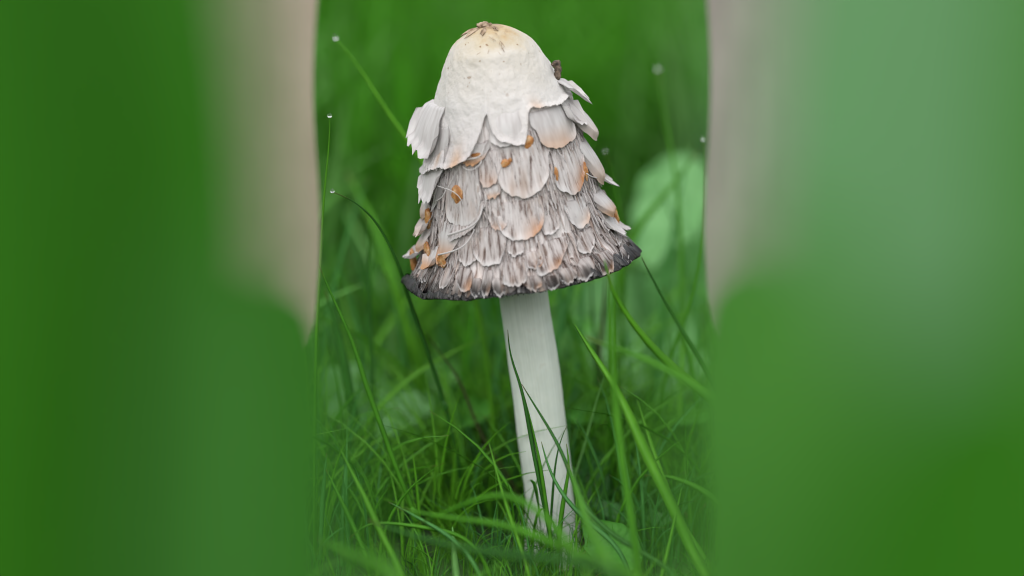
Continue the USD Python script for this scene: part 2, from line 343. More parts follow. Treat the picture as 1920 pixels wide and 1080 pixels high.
def cap_body():
    n, m = 150, 560
    t = np.linspace(452, -4, n)[:, None]; th = np.linspace(-np.pi, np.pi, m, endpoint=False)[None, :]
    T, H = np.broadcast_arrays(t, th)
    rr = radius(T)
    arc = H * rr
    s = fbm(np.stack([arc * 0.17, T * 0.018, 0 * T + 3], -1), 3, 5)
    s2 = noise(np.stack([arc * 0.05, T * 0.035, 0 * T + 9], -1), 7)
    amp = smoothstep(320, 240, T) * (1 - 0.2 * smoothstep(60, 0, T))
    off = amp * (7.0 * (s - 0.5) + 5.0 * (s2 - .5)) - 3.0
    P = surf(H, T, off)
    v = P.reshape(-1, 3); f = tri(grid_faces(n, m, True))
    uv = np.stack([(H * 150 * K * 1000).ravel(), (T / 454.5).ravel()], 1)
    return obj("cap", (v, f[:, ::-1]), "cap_fibre", mush, uv=uv, base=MB, extra={"stain": np.zeros(len(v))}, label="fibrous grey lilac body of the cap")
cap = cap_body()

def crown():
    """The smooth skin over the top of the cap, torn along its lower edge."""
    edge_px = [(786, 322), (800, 326), (820, 320), (850, 314), (872, 306), (890, 290), (900, 268), (907, 243), (911, 224), (915, 216), (919, 232), (925, 250), (932, 260), (950, 267), (966, 271), (981, 271), (984, 262),
               (987, 214), (991, 206), (1005, 206), (1020, 203), (1036, 199), (1046, 196), (1056, 188), (1066, 168), (1073, 150)]
    ed = np.array([on_cap(*p) for p in edge_px])
    ed = ed[np.argsort(ed[:, 0])]
    th_e = np.r_[-np.pi, ed[0, 0] - 0.5, ed[:, 0], ed[-1, 0] + 0.45, np.pi]
    t_e = np.r_[215, 200, ed[:, 1], 250, 215]
    m, n = 620, 90
    th = np.linspace(-np.pi, np.pi, m, endpoint=False)
    te = np.interp(th, th_e, t_e)
    te = te + 5 * (noise(np.stack([th * 9, 0 * th, 0 * th], -1), 3) - .5) + 3.0 * (noise(np.stack([th * 40, 0 * th, 0 * th + 5], -1), 4) - .5) + np.where(np.abs(th) > 1.7, 24 * (noise(np.stack([th * 4, 0 * th, 0 * th + 5], -1), 9) - .5), 0)
    v = (np.linspace(0, 1, n) ** 0.9)[:, None]
    T = 454.3 + (te[None] - 454.3) * v; H = np.broadcast_to(th[None], T.shape)
    d = T - te[None]                                   # distance above the torn edge
    left = smoothstep(-0.1, -0.5, H)
    lift = 2.2 + (5 + 7 * left) * smoothstep(60, 0, d) ** 1.6 + 5 * smoothstep(9, 0, d) * (0.4 + noise(np.stack([H * 6, 0 * H, 0 * H], -1), 31))
    lump = 5.0 * (fbm(np.stack([np.sin(H) * T * 0 + H * radius(T) * 0.03, T * 0.03, 0 * T], -1), 3, 21) - .5) + 2.0 * (fbm(np.stack([H * radius(T) * 0.1, T * 0.1, 0 * T], -1), 2, 22) - .5)
    dent = -5.0 * np.exp(-((H - 0.25) ** 2 / 0.25) - ((T - 424) / 12.0) ** 2) + 3 * np.exp(-((H - 0.0) ** 2 / 0.5) - ((T - 405) / 9.0) ** 2)
    P = surf(H, T, lift + lump * smoothstep(450, 425, T) + dent)
    Q = surf(H, T, np.maximum(lift + lump * smoothstep(450, 425, T) + dent - 2.2, -2.5))
    o = n * m
    f = tri(grid_faces(n, m, True))
    a = (n - 1) * m + np.arange(m); b = (n - 1) * m + (np.arange(m) + 1) % m
    F = np.vstack([f[:, ::-1], f + o, tri(np.stack([a, b, b + o, a + o], -1))])
    st = np.stack([np.broadcast_to(H * 30, T.shape), np.clip((454.5 - T) / 230, 0, 1.2)], -1).reshape(-1, 2)
    stain = 0.75 * np.exp(-((H + 0.62) / 0.10) ** 2 - (d / 30) ** 2) + 0.55 * np.exp(-((H + 0.98) / 0.05) ** 2 - ((d - 22) / 18) ** 2) + 0.5 * np.exp(-((H - 0.55) / 0.1) ** 2 - (d / 16) ** 2)
    return obj("crown_skin", (np.vstack([P.reshape(-1, 3), Q.reshape(-1, 3)]), F), "cap_skin", cap, uv=np.vstack([st, st]), base=MB, extra={"stain": np.r_[stain.ravel(), stain.ravel()]}, label="smooth cream skin over the top of the cap with a torn edge")
crown()

rng = np.random.default_rng(11)
def scale_mesh(th0, t0, th1, t1, w, lift, lip=4.0, rnd=0.5, side=0.0, base=0.9, jag=2.0, n=22, m=19, seed=0, stain=0.0, stain_side=0.0, bulge=2.0, tilt=0.0, topw=0.75, pw=2.0):
    """One shaggy scale: from (th0, t0) on the cap down to its tip (th1, t1), w pixels wide, standing off by lift at its tip, its lip curled out."""
    v = np.linspace(0, 1, n)[:, None]; u = np.linspace(-1, 1, m)[None]
    jg = noise(np.stack([u * 3.5, 0 * u + seed * 1.7, 0 * u], -1), 3) - .5
    jf = noise(np.stack([u * 11, 0 * u + seed * 2.9, 0 * u], -1), 5) - .5
    ext = 1 - rnd * (1 - np.sqrt(np.maximum(1 - (np.abs(u) ** 2.2), 0))) + tilt * u
    ln = max(abs(t0 - t1), 12.0)
    ext = ext + (jg * 2.2 + jf * 2.0) * jag / ln
    V = v * ext
    T = t0 + (t1 - t0) * V
    wid = (topw + (1 - topw) * smoothstep(0, 0.45, v)) * (1 - 0.10 * smoothstep(.6, 1, v))
    wob = 1 + 0.05 * np.sin(V * 7 + seed) + 0.35 * (noise(np.stack([np.sign(u) + 0 * v, V * 3.0, 0 * V + seed * .7], -1), 15) - .5)
    H = th0 + (th1 - th0) * V + u * 0.5 * w * wid * wob / np.maximum(radius(np.clip((t0 + t1) / 2, 0, 430)), 30)
    edge = smoothstep(0.80, 1.0, np.maximum(v * np.ones_like(u), 0)) 
    eside = smoothstep(0.70, 1.0, np.abs(u)) * smoothstep(.15, .6, v)
    off = base + lift * np.maximum(V, 0) ** pw * (1 + side * u) + lip * edge ** 1.5 + 0.5 * lip * eside + bulge * np.sin(np.pi * np.clip(V, 0, 1)) * (1 - u ** 2)
    rip = 2.4 * (noise(np.stack([u * 2.3 + 0 * v, V * 2.2, 0 * V + seed], -1), 13) - .5) + 0.7 * (noise(np.stack([u * min(w, 45) * 0.12 + 0 * v, V * 1.3, 0 * V + seed], -1), 14) - .5)
    off = off + rip * smoothstep(0, .3, V)
    off[0] = -5.0
    off[1] = np.minimum(off[1], 0.0)
    P = surf(H, T, off)
    thick = 0.5 + 1.2 * (1 - np.clip(V, 0, 1))
    Q = surf(H, T, off - thick)
    vv, ff = shell(P, Q)
    st = np.stack([H * 150 * K * 1000 + seed * 0.37, T / 454.5 + 0 * H], -1).reshape(-1, 2)
    if stain:
        s = stain * smoothstep(.35, .95, V) * np.clip(1 + stain_side * (2.2 * u - 1.0), 0, 1.3) + 0 * H
    else:
        s = 0.0 * H
    s = s.ravel()
    e = (0.75 * smoothstep(0.82, 1.0, np.maximum(v + 0 * u, smoothstep(.3, .8, v) * np.abs(u)))).ravel()
    global EDGE
    EDGE = np.r_[e, e]
    return (vv, ff), np.vstack([st, st]), np.r_[s, s]

def scale_px(p0, p1, w, lift, mat="scale_skin", label=None, name="scale", **kw):
    a, b = on_cap(*p0), on_cap(*p1)
    kw.setdefault("seed", len(USED) + USED.get((str(cap.GetPath()), "scale"), 0))
    M, st, s = scale_mesh(a[0], a[1], b[0], b[1], w, lift, **kw)
    return obj(name, M, mat, cap, uv=st, base=MB, extra={"stain": s, "edge": EDGE}, label=label)

# lobes and scales read off the photograph: (top, tip, width, lift, options)
SCALES = [
    # lowest rows first
    ((870, 500), (874, 548), 38, 3, {}), ((915, 505), (912, 557), 20, 3, {}), ((965, 478), (966, 541), 50, 5, dict(rnd=.35, topw=.9)), ((1000, 515), (1003, 546), 30, 4, {}),
    ((845, 500), (832, 541), 30, 3, {}), ((800, 500), (797, 530), 34, 5, {}), ((1062, 500), (1066, 533), 36, 4, {}), ((1098, 480), (1094, 528), 40, 4, dict(rnd=.3)), ((1130, 470), (1136, 522), 40, 4, {}),
    ((935, 520), (938, 556), 24, 3, {}), ((1035, 515), (1036, 543), 26, 3, {}), ((1160, 450), (1170, 497), 40, 4, {}), ((893, 520), (895, 558), 22, 3, {}),
    ((918, 425), (918, 500), 72, 7, dict(rnd=.6, lip=5)), ((967, 445), (967, 482), 38, 6, dict(rnd=.7)), ((1042, 445), (1028, 515), 64, 7, dict(rnd=.6, tilt=-.15)),
    ((1095, 430), (1098, 478), 46, 5, {}), ((1145, 410), (1160, 462), 50, 7, {}), ((1168, 385), (1184, 440), 44, 12, dict(mat="membrane")),
    ((880, 440), (878, 500), 50, 5, {}), ((1000, 470), (1003, 506), 34, 4, {}), ((835, 455), (830, 500), 40, 6, {}),
    # third row
    ((980, 372), (983, 452), 98, 9, dict(rnd=.62, lip=6, stain=1.0, stain_side=.75, tilt=-.04)), ((1078, 372), (1088, 427), 62, 8, dict(rnd=.6, lip=6, mat="membrane", stain=.45, stain_side=.6)),
    ((888, 375), (868, 446), 66, 9, dict(rnd=.5, tilt=-.30, lip=6)), ((850, 415), (836, 492), 62, 10, dict(rnd=.5, tilt=-.25, lip=6, mat="membrane")),
    ((815, 425), (800, 478), 40, 8, dict(stain=.5)), ((1030, 400), (1032, 440), 42, 5, {}), ((935, 395), (935, 432), 40, 5, {}), ((1128, 395), (1138, 432), 46, 6, {}),
    # second row
    ((870, 300), (866, 424), 78, 6, dict(rnd=.25, lip=2)), ((818, 325), (806, 372), 40, 10, dict(stain=.7, mat="membrane")), ((838, 330), (816, 396), 24, 9, dict(mat="membrane", rnd=.7)),
    ((980, 262), (984, 370), 106, 8, dict(rnd=.60, lip=5, stain=.05)), ((1066, 262), (1072, 364), 100, 9, dict(rnd=.62, lip=6, stain=.9, stain_side=.7)),
    ((922, 280), (918, 352), 42, 4, dict(stain=.35)), ((1112, 290), (1124, 350), 44, 9, dict(rnd=.6, mat="membrane", stain=.3)),
    ((893, 268), (884, 312), 56, 10, dict(rnd=.6, lip=6, stain=.9, mat="membrane")), ((925, 345), (925, 372), 28, 7, dict(stain=.6, mat="membrane")),
    ((1118, 340), (1132, 398), 68, 12, dict(rnd=.6, lip=9, mat="membrane", stain=.6, stain_side=.5)),
    # the lobes under the crown
    ((952, 205), (953, 274), 80, 9, dict(mat="membrane", rnd=.45, lip=4, topw=1.0)), ((1034, 198), (1046, 278), 112, 12, dict(mat="membrane", rnd=.45, lip=6, tilt=.05, topw=.95)),
]
for p0, p1, w, lift, kw in SCALES:
    kw = dict(kw); kw['lip'] = kw.get('lip', 4) * .55; kw.setdefault('jag', 2.6)
    if 'stain' not in kw and rng.random() < .3: kw.update(stain=rng.uniform(.35, .8), stain_side=rng.choice([-.7, .7]))
    scale_px(p0, p1, w, lift * .5, kw.pop("mat", "scale_skin"), **kw)

# flaps that stand out from the outline on either side, given by angle and height
for th0, t0, th1, t1, w, lift, mat, kw in [
    (-1.32, 330, -1.34, 240, 112, 24, "membrane", dict(lip=9, jag=12, rnd=.45, pw=.7, bulge=0, topw=1.0, side=-.75, base=3.5, tilt=.18, label="white ragged flap of skin curling away on the left of the cap")),
    (-1.02, 296, -1.04, 214, 70, 7, "membrane", dict(lip=7, jag=8, rnd=.5, side=-.6, base=3.0)),
    (-1.22, 248, -1.20, 158, 90, 20, "membrane", dict(lip=6, jag=7, rnd=.4, pw=1.1)),
    (-1.45, 172, -1.45, 112, 50, 22, "membrane", dict(lip=-6, stain=.5, pw=.8)), (-1.36, 135, -1.38, 84, 46, 20, "membrane", dict(stain=.3, lip=8, jag=6, pw=1.2)),
    (-1.40, 108, -1.42, 50, 44, 22, "membrane", dict(stain=.75, lip=-5, pw=.8)), (-1.55, 70, -1.58, 26, 44, 24, "membrane", dict(lip=8, jag=8, pw=1.4)), (-1.12, 75, -1.08, 28, 50, 12, "membrane", dict(stain=.85, lip=8)),
    (1.42, 342, 1.42, 284, 44, 32, "membrane", dict(jag=8, lip=6, rnd=.5, pw=.8, bulge=0, label="white curled flap standing out on the right of the cap")), (1.22, 318, 1.20, 252, 58, 14, "membrane", dict(lip=10, rnd=.6)),
    (1.45, 300, 1.46, 214, 60, 36, "membrane", dict(stain=.3, lip=-12, rnd=.6, pw=.8)), (1.38, 228, 1.40, 134, 56, 24, "membrane", dict(stain=.5, lip=-9, rnd=.65, pw=.75, label="cream and orange scale bulging on the right outline of the cap")),
    (1.50, 168, 1.52, 122, 40, 32, "membrane", dict(jag=7, rnd=.9, pw=1.2)), (1.36, 128, 1.38, 72, 66, 22, "membrane", dict(stain=.75, lip=-8, rnd=.6, pw=.7, label="amber stained cup shaped scale at the right outline")), (1.30, 100, 1.32, 34, 60, 14, "membrane", dict(jag=7, lip=4)), (1.50, 82, 1.52, 30, 44, 18, "membrane", dict(jag=7)),
]:
    lab = kw.pop("label", None)
    M, st, s = scale_mesh(th0, t0, th1, t1, w, lift, seed=int(abs(th0) * 100 + t0), **kw)
    obj("scale", M, mat, cap, uv=st, base=MB, extra={"stain": s, "edge": EDGE}, label=lab)

# the far side of the cap has scales too
for row, (t0, ln, w, cnt) in enumerate([(235, 70, 80, 7), (165, 65, 75, 8), (110, 55, 65, 9), (65, 45, 55, 10)]):
    for i in range(cnt):
        th = 1.9 + (2 * math.pi - 3.8) * (i + 0.5 * (row % 2) + rng.uniform(-.2, .2)) / cnt
        M, st, s = scale_mesh(th, t0 + rng.uniform(-8, 8), th + rng.uniform(-.05, .05), t0 - ln, w * rng.uniform(.8, 1.2), rng.uniform(6, 14), seed=row * 20 + i, stain=0.5 if rng.random() < .25 else 0.0, n=14, m=13)
        obj("scale", M, "scale_skin", cap, uv=st, base=MB, extra={"stain": s, "edge": EDGE})

# hundreds of small hanging fibre tufts between the scales
def fringe():
    parts, sts, eds = [], [], []
    for i in range(2100):
        t0 = rng.uniform(8, 275); th = rng.uniform(-np.pi, np.pi)
        if t0 < 130 and rng.random() < .35: continue
        if abs(th) > 1.8 and rng.random() < .5: continue
        low = 1 - t0 / 275
        ln = rng.uniform(16, 42) * (1 + .3 * low); w = rng.uniform(2.0, 5.5)
        M, st, s = scale_mesh(th, t0, th + rng.normal(0, .02), max(t0 - ln, -4), w, rng.uniform(0.3, 2.6), lip=0.4, rnd=.8, base=0.6 + rng.uniform(0, 1.6), jag=1.2, n=6, m=5, seed=i, bulge=1.0)
        parts.append(M); sts.append(st); eds.append(EDGE * .6)
    M = join(parts)
    tag(obj("fibre_fringe", M, "scale_skin", cap, uv=np.vstack(sts), base=MB, extra={"stain": np.zeros(len(M[0])), "edge": np.concatenate(eds)}), "small pale hanging fibres between the scales", kind="stuff")
fringe()

# fine loose threads
def tube(P, r, sides=6):
    P = np.asarray(P, float); t = np.gradient(P, axis=0); t /= np.linalg.norm(t, axis=1, keepdims=True) + 1e-12
    ref = np.where(np.abs(t[:, 1:2]) < .9, [[0, 1.0, 0]], [[1.0, 0, 0]])
    a = np.cross(t, ref); a /= np.linalg.norm(a, axis=1, keepdims=True); b = np.cross(t, a)
    ang = np.arange(sides) * 2 * np.pi / sides
    r = np.broadcast_to(r, (len(P),))
    v = P[:, None] + r[:, None, None] * (np.cos(ang)[None, :, None] * a[:, None] + np.sin(ang)[None, :, None] * b[:, None])
    n = len(P); f = tri(grid_faces(n, sides, True))
    v = np.vstack([v.reshape(-1, 3), P[:1], P[-1:]]); o = n * sides
    j = np.arange(sides)
    caps = np.vstack([np.stack([np.full(sides, o), (j + 1) % sides, j], 1), np.stack([np.full(sides, o + 1), (n - 1) * sides + j, (n - 1) * sides + (j + 1) % sides], 1)])
    return v, np.vstack([f, caps])
for pts, offs, w in [([(906, 385), (903, 410), (885, 428), (852, 441)], (4, 16, 18, 16), 3.0), ([(892, 430), (885, 452), (862, 472), (836, 480)], (4, 14, 18, 18), 2.2), ([(872, 385), (860, 360), (845, 352), (826, 346)], (6, 12, 14, 12), 1.2),
                     ([(862, 318), (845, 360), (836, 372), (825, 378)], (6, 14, 14, 12), 1.4), ([(872, 312), (890, 318), (900, 312), (905, 300)], (8, 14, 14, 8), 1.6), ([(912, 268), (908, 285), (896, 296), (878, 299)], (6, 12, 14, 10), 1.8), ([(1122, 322), (1112, 336), (1100, 335), (1092, 326)], (8, 14, 14, 8), 1.5), ([(1040, 275), (1046, 292), (1052, 300), (1056, 305)], (4, 8, 9, 7), 1.3)]:
    q = np.array([np.r_[on_cap(*p), o] for p, o in zip(pts, offs)]); q = spline(q, 20)
    P = surf(q[:, 0], q[:, 1], q[:, 2])
    M = tube(P, w * K * np.linspace(.6, 1, 20) * .8)
    obj("fibre_thread", M, "membrane", cap, uv=np.zeros((len(M[0]), 2)), base=MB, extra={"stain": np.zeros(len(M[0]))})

# the brown torn nub on the apex
nub_parts = []
for a, t0, ln, w in [(-.9, 452, 13, 24), (-.2, 452, 10, 18), (.5, 452, 8, 16), (-1.6, 451, 10, 22)]:
    M, st, sn = scale_mesh(a, t0, a - .1, t0 - ln, w, 1.5, base=2.5, lip=1, jag=5, n=9, m=9, seed=int(ln * 7))
    nub_parts.append(M)
v, f = ball(surf(-0.6, 453, 1), 12 * K, 3, (1.1, .8, .5)); v = v + (np.stack([fbm(v * 900, 3, q) for q in (2, 5, 8)], 1) - .5) * 0.0034
nub_parts.append((v, f))
M = join(nub_parts)
obj("apex_nub", M, "brown_shred", cap, uv=np.full((len(M[0]), 2), 0.0), base=MB, extra={"stain": np.full(len(M[0]), .35)}, label="brown ragged nub on the very top of the cap")

for i in range(11):
    px, py = rng.uniform(898, 948), rng.uniform(58, 100)
    h, t = on_cap(px, py); q = np.linspace(0, 1, 6)
    dh, dt = rng.normal(0, .10), rng.uniform(4, 13)
    P = surf(h + dh * q, t - dt * q, 3.5 + 1.2 * np.sin(q * 3))
    Mt = tube(P, K * rng.uniform(.35, .65) * np.array([.4, 1, 1.1, 1, .8, .3]), 5)
    obj("brown_fibre", Mt, "brown_shred", cap, base=MB)

# the black dissolving rim
def rim():
    m, n = 720, 26
    th = np.linspace(-np.pi, np.pi, m, endpoint=False)[None]
    a = np.linspace(0, 1, n)[:, None]
    scal = noise(np.stack([th * 7.5, 0 * th, 0 * th], -1), 41); scal2 = noise(np.stack([th * 26, 0 * th, 0 * th + 3], -1), 42)
    rid = noise(np.stack([th * 75, 0 * th, 0 * th + 6], -1), 43)
    sideness = np.abs(np.sin(th)) ** 6
    top = -4 + 11 * smoothstep(.4, .8, scal) + 11 * (scal2 - .3) + 14 * smoothstep(.75, 1, np.sin(th)) * (.5 + .8 * scal2) + 6 * sideness    # how far up the ink has crept
    T0 = top; 
    phi = a * np.pi * 1.25
    # from the upper edge over the rounded lip to the underside
    T = np.where(a < .35, T0 + (-7 - T0) * smoothstep(0, .35, a), -7 - 5 * np.sin((a - .35) / .65 * np.pi * .9))
    inn = np.where(a < .35, 0.0, (a - .35) / .65 * 46)
    thick = 3.4 * np.sin(np.clip(a / .35, 0, 1) * np.pi * .5) + 2.6 * (scal2 - .5) + 6.0 * (rid - .5) * smoothstep(0.05, .3, a) + 4.0 * (scal - .5)
    spike = 13 * np.exp(-((th + 1.60) / 0.09) ** 2) + 9 * np.exp(-((th - 1.45) / 0.16) ** 2) + 4 * (scal - .5)
    low = 6.0 * (scal2 - .5) + 3.0 * (rid - .5) + 6.0 * (noise(np.stack([th * 5, 0 * th, 0 * th + 9], -1), 44) - .5) - 4 * np.exp(-((th + 1.0) / .4) ** 2)
    H = np.broadcast_to(th, T.shape)
    r = radius(T) + thick - inn + spike * (1 - a)
    P = RIM0 + ((T + low * smoothstep(0, .3, a)) * KT)[..., None] * AX + (r * K * np.sin(H))[..., None] * PX + (r * K * np.cos(H))[..., None] * FR
    f = tri(grid_faces(n, m, True))
    st = np.stack([H * 45, np.broadcast_to(a * 2, H.shape)], -1).reshape(-1, 2)
    obj("inky_rim", (P.reshape(-1, 3), f[:, ::-1]), "black_ink", cap, uv=st, base=MB, label="wet black dissolving rim of the cap")
rim()

def gills():
    parts = []
    for i in range(120):
        th = 2 * np.pi * i / 120
        R = np.array([[205, -6], [120, 90], [52, 200], [52, 186], [110, 60], [190, -14]], float)
        vs = []
        for s in (-.35, .35):
            for r, t in R:
                d = PX * np.sin(th) + FR * np.cos(th); e = PX * np.cos(th) - FR * np.sin(th)
                vs.append(RIM0 + t * KT * AX + r * K * d + s * 2 * K * e)
        F = [(0, 1, 5), (1, 4, 5), (1, 2, 4), (2, 3, 4)]
        F = F + [(a + 6, c + 6, b + 6) for a, b, c in F] + [x for i0 in range(6) for x in ((i0, i0 + 6, (i0 + 1) % 6), ((i0 + 1) % 6, i0 + 6, (i0 + 1) % 6 + 6))]
        parts.append((np.array(vs), np.array(F)))
    M = join(parts)
    tag(obj("gills", M, "black_ink", mush, uv=np.zeros((len(M[0]), 2)), base=MB), "dark gills under the cap", kind="stuff")
gills()

def stem():
    c = [(1038, 1100), (1036, 1046), (1034, 1000), (1030, 930), (1019, 830), (1003, 700), (984, 570), (975, 500), (962, 400)]
    P = spline([at(x, y) if y < 1030 else at(x, 1030) - np.array([0, 0, (y - 1030) * K]) for x, y in c], 90)
    m = 96; ang = np.arange(m) * 2 * np.pi / m
    s = np.linspace(0, 1, 90)
    rad = np.interp(s, [0, .08, .13, .25, .4, .65, .8, 1], [52, 51, 49, 46.5, 47, 47, 45.5, 40])
    t = np.gradient(P, axis=0); t /= np.linalg.norm(t, axis=1, keepdims=True)
    b = np.cross(t, [0, 1.0, 0]); b /= np.linalg.norm(b, axis=1, keepdims=True); e = np.cross(t, b)
    S, A = np.meshgrid(s, ang, indexing="ij")
    d = 2.4 * (fbm(np.stack([np.cos(A) * 3, np.sin(A) * 3, S * 10], -1), 3, 51) - .5) + 1.2 * (noise(np.stack([np.cos(A) * 14, np.sin(A) * 14, S * 9], -1), 52) - .5)
    R = (rad[:, None] + d) * K
    V = P[:, None] + R[..., None] * (np.cos(A)[..., None] * b[:, None] + np.sin(A)[..., None] * e[:, None])
    obj("stem", (V.reshape(-1, 3), tri(grid_faces(90, m, True))), "stem_white", mush, uv=np.stack([A, S * 2], -1).reshape(-1, 2), base=MB)
    # the torn sheath left at the foot
    n = 22; v = np.linspace(0, 1, n)[:, None]; th = ang[None]
    jag = 18 * noise(np.stack([np.cos(th) * 2.5, np.sin(th) * 2.5, 0 * th], -1), 53) + 8 * noise(np.stack([np.cos(th) * 9, np.sin(th) * 9, 0 * th], -1), 54)
    zt = (1030 - 958 + jag - 14) * K
    Z = zt * v - 0.004
    R = (52 + 5 * (noise(np.stack([np.cos(th) * 3, np.sin(th) * 3], -1)[..., [0, 1, 1]] + v[..., None] * 3, 55) - .3) + 3 * smoothstep(.75, 1, v) + 7 * smoothstep(.4, 0, v)) * K
    cx = np.interp(Z, P[:, 2], P[:, 0]); cy = np.interp(Z, P[:, 2], P[:, 1])
    A1 = np.stack([cx + R * np.cos(th), cy + R * np.sin(th), Z], -1); A2 = np.stack([cx + (R - 2 * K) * np.cos(th), cy + (R - 2 * K) * np.sin(th), Z], -1)
    o = n * m; f = tri(grid_faces(n, m, True)); a = (n - 1) * m + np.arange(m); bb = (n - 1) * m + (np.arange(m) + 1) % m
    F = np.vstack([f, f[:, ::-1] + o, tri(np.stack([a, a + o, bb + o, bb], -1))])
    st = np.stack([np.broadcast_to(th, Z.shape), np.broadcast_to(v, Z.shape)], -1).reshape(-1, 2)
    obj("torn_sheath", (np.vstack([A1.reshape(-1, 3), A2.reshape(-1, 3)]), F), "stem_white", mush, uv=np.vstack([st, st]), base=MB, label="torn white sheath at the foot of the stem")
stem()

# amber drops sweating from the scales
for px, py, r, sq, off in [(860, 364, 12, (1, .7, 1.25), 10), (948, 306, 7, (1, .7, 1), 11), (810, 408, 18, (.85, .8, 1.25), 12), (789, 455, 14, (.6, .8, 1.7), 16), (835, 489, 11, (.9, .8, 1.1), 15), (808, 470, 13, (1.1, .7, .9), 14),
                           (991, 266, 8, (1, .7, 1.3), 4), (1092, 322, 8, (.6, .7, 2.0), 13), (1139, 377, 20, (1.05, .6, .85), 17), (820, 331, 6, (1, .7, 1), 10), (956, 300, 3.5, (1, .7, 1), 11), (896, 292, 7, (1.4, .4, .7), 6), (1040, 326, 6, (.6, .6, 2.0), 10)]:
    h, t = on_cap(px, py)
    c = surf(h, t, off * .5 + .5)
    v, f = ball((0, 0, 0), r * K, 3)
    v = v * 1.08 * (1 + 0.9 * (fbm(v / (r * K) * 1.1 + px * .37, 2, 77) - .5))[:, None]
    B = np.stack([PX, -FR, AX])
    rot = np.array([[math.cos(h), 0, 0], [0, 1, 0], [0, 0, 1]])
    d = PX * math.sin(h) + FR * math.cos(h); e = PX * math.cos(h) - FR * math.sin(h)
    v = v[:, :1] * sq[0] * e + v[:, 1:2] * sq[1] * .5 * d + v[:, 2:] * sq[2] * AX * (1 + 0.25 * (v[:, 2:] < 0) * 0) + c
    obj("amber_drop", (v, f if np.linalg.det(np.stack([e, d, AX])) > 0 else f[:, ::-1]), "amber", cap, base=MB)

# the scrap of bark on the cap's right shoulder
h, t = on_cap(1040, 140)
c0, c1 = at(1044, 148, -.004), at(1042, 114, -.004)
fr = thing("bark_fragment", "tiny dark brown scrap of bark sticking to the right shoulder of the white cap", "debris", loc=c0)
P = spline([c0, at(1046, 132, -.004), c1], 14)
v, f = tube(P, np.array([7, 8, 8.5, 9, 8.5, 8, 8.2, 8, 7.5, 7.5, 8, 8.2, 8, 6.5]) * K * .8, 10)
v = v + (fbm(v * 1200, 3, 8)[:, None] - .5) * 0.0012
obj("bark_scrap", (v, f), "bark", fr, base=c0)
for q in ((1038, 121), (1048, 128)):
    v, f = ball(at(*q, -.004), 4.5 * K, 2); v = v + (fbm(v * 1500, 2, 9)[:, None] - .5) * 0.0014
    obj("bark_crumb", (v, f), "bark", fr, base=c0)

# ------------------------------------------------------------------ grass blades
def blade_mesh(P, W, twist=0.0, fold=0.25, face=None, thick=0.10):
    """A grass blade along P with full widths W (metres): a folded, closed ribbon, four points round."""
    P = np.asarray(P, float); n = len(P)
    t = np.gradient(P, axis=0); t /= np.linalg.norm(t, axis=1, keepdims=True) + 1e-12
    to = np.array([0, -1.0, 0.25]) if face is None else np.asarray(face, float)
    b = np.cross(t, to); b /= np.linalg.norm(b, axis=1, keepdims=True) + 1e-12
    nrm = np.cross(b, t)
    tw = np.broadcast_to(twist, (n,))[:, None]
    b, nrm = b * np.cos(tw) + nrm * np.sin(tw), nrm * np.cos(tw) - b * np.sin(tw)
    h = (np.asarray(W) / 2)[:, None]
    V = np.stack(np.broadcast_arrays(P - b * h, P - nrm * h * (fold - thick), P + b * h, P - nrm * h * (fold + thick * 1.2)), 1)
    st = np.stack([np.tile([0, .5, 1, .5], (n, 1)) * W.max(), np.tile(np.linspace(0, 1, n)[:, None], (1, 4))], -1).reshape(-1, 2)
    f = tri(grid_faces(n, 4, True)); o = 4 * n
    ends = np.array([[0, 1, 2], [0, 2, 3], [o - 4, o - 2, o - 3], [o - 4, o - 1, o - 2]])
    return (V.reshape(-1, 3), np.vstack([f, ends])), st

def drop(parent, c, r, base):
    v, f = ball(c, r, 3, (1, 1, .95))
    obj("water_drop", (v, f), "water", parent, base=base)

def blade(pts, w, y, mat, label, drop_r=0, y_root=None, rooted=True, group=None, twist=(0.0, 0.3), name="grass_blade", tipw=0.12, node=None, cat="grass blade"):
    """pts: photograph pixels from the tip downwards; y: depth of the tip, y_root: depth of the last point. The blade goes on to the ground."""
    n = len(pts); y_root = y if y_root is None else y_root
    Q = [at(px, py, y + (y_root - y) * i / max(n - 1, 1)) for i, (px, py) in enumerate(pts)]
    if rooted and Q[-1][2] > 0.004:
        d = Q[-1] - Q[-2]; d /= np.linalg.norm(d)
        z = Q[-1][2]
        hx = d[:2] * min(z * 0.6, 0.05)
        Q.append(np.array([Q[-1][0] + hx[0], Q[-1][1] + hx[1], -0.009]))
    P = spline(Q, max(18, 6 * len(Q)))
    s = np.linspace(0, 1, len(P))
    prof = tipw + (1 - tipw) * np.minimum(1, (s / .38)) ** .75 - 0.25 * smoothstep(.6, 1, s)
    W = w * K * prof
    root = P[-1].copy()
    t = thing(name, label, cat, group, loc=root)
    M, st = blade_mesh(P, W, twist=np.linspace(twist[0], twist[1], len(P)))
    obj("blade", M, mat, t, uv=st, base=root)
    if drop_r:
        drop(t, Q[0] + np.array([0, 0, drop_r * K * .5]), drop_r * K, root)
    if node:
        i = int(node * (len(P) - 1)); tt = P[min(i + 1, len(P) - 1)] - P[i]; tt /= np.linalg.norm(tt)
        v, f = ball((0, 0, 0), 1.0, 2)
        M2 = np.outer(v @ tt, tt)
        v = (v + M2 * 1.2) * w * K * .75 + P[i]
        obj("node", (v, f), mat, t, base=root, uv=np.tile([0.003, 0.6], (len(v), 1)))
    return t

B = blade
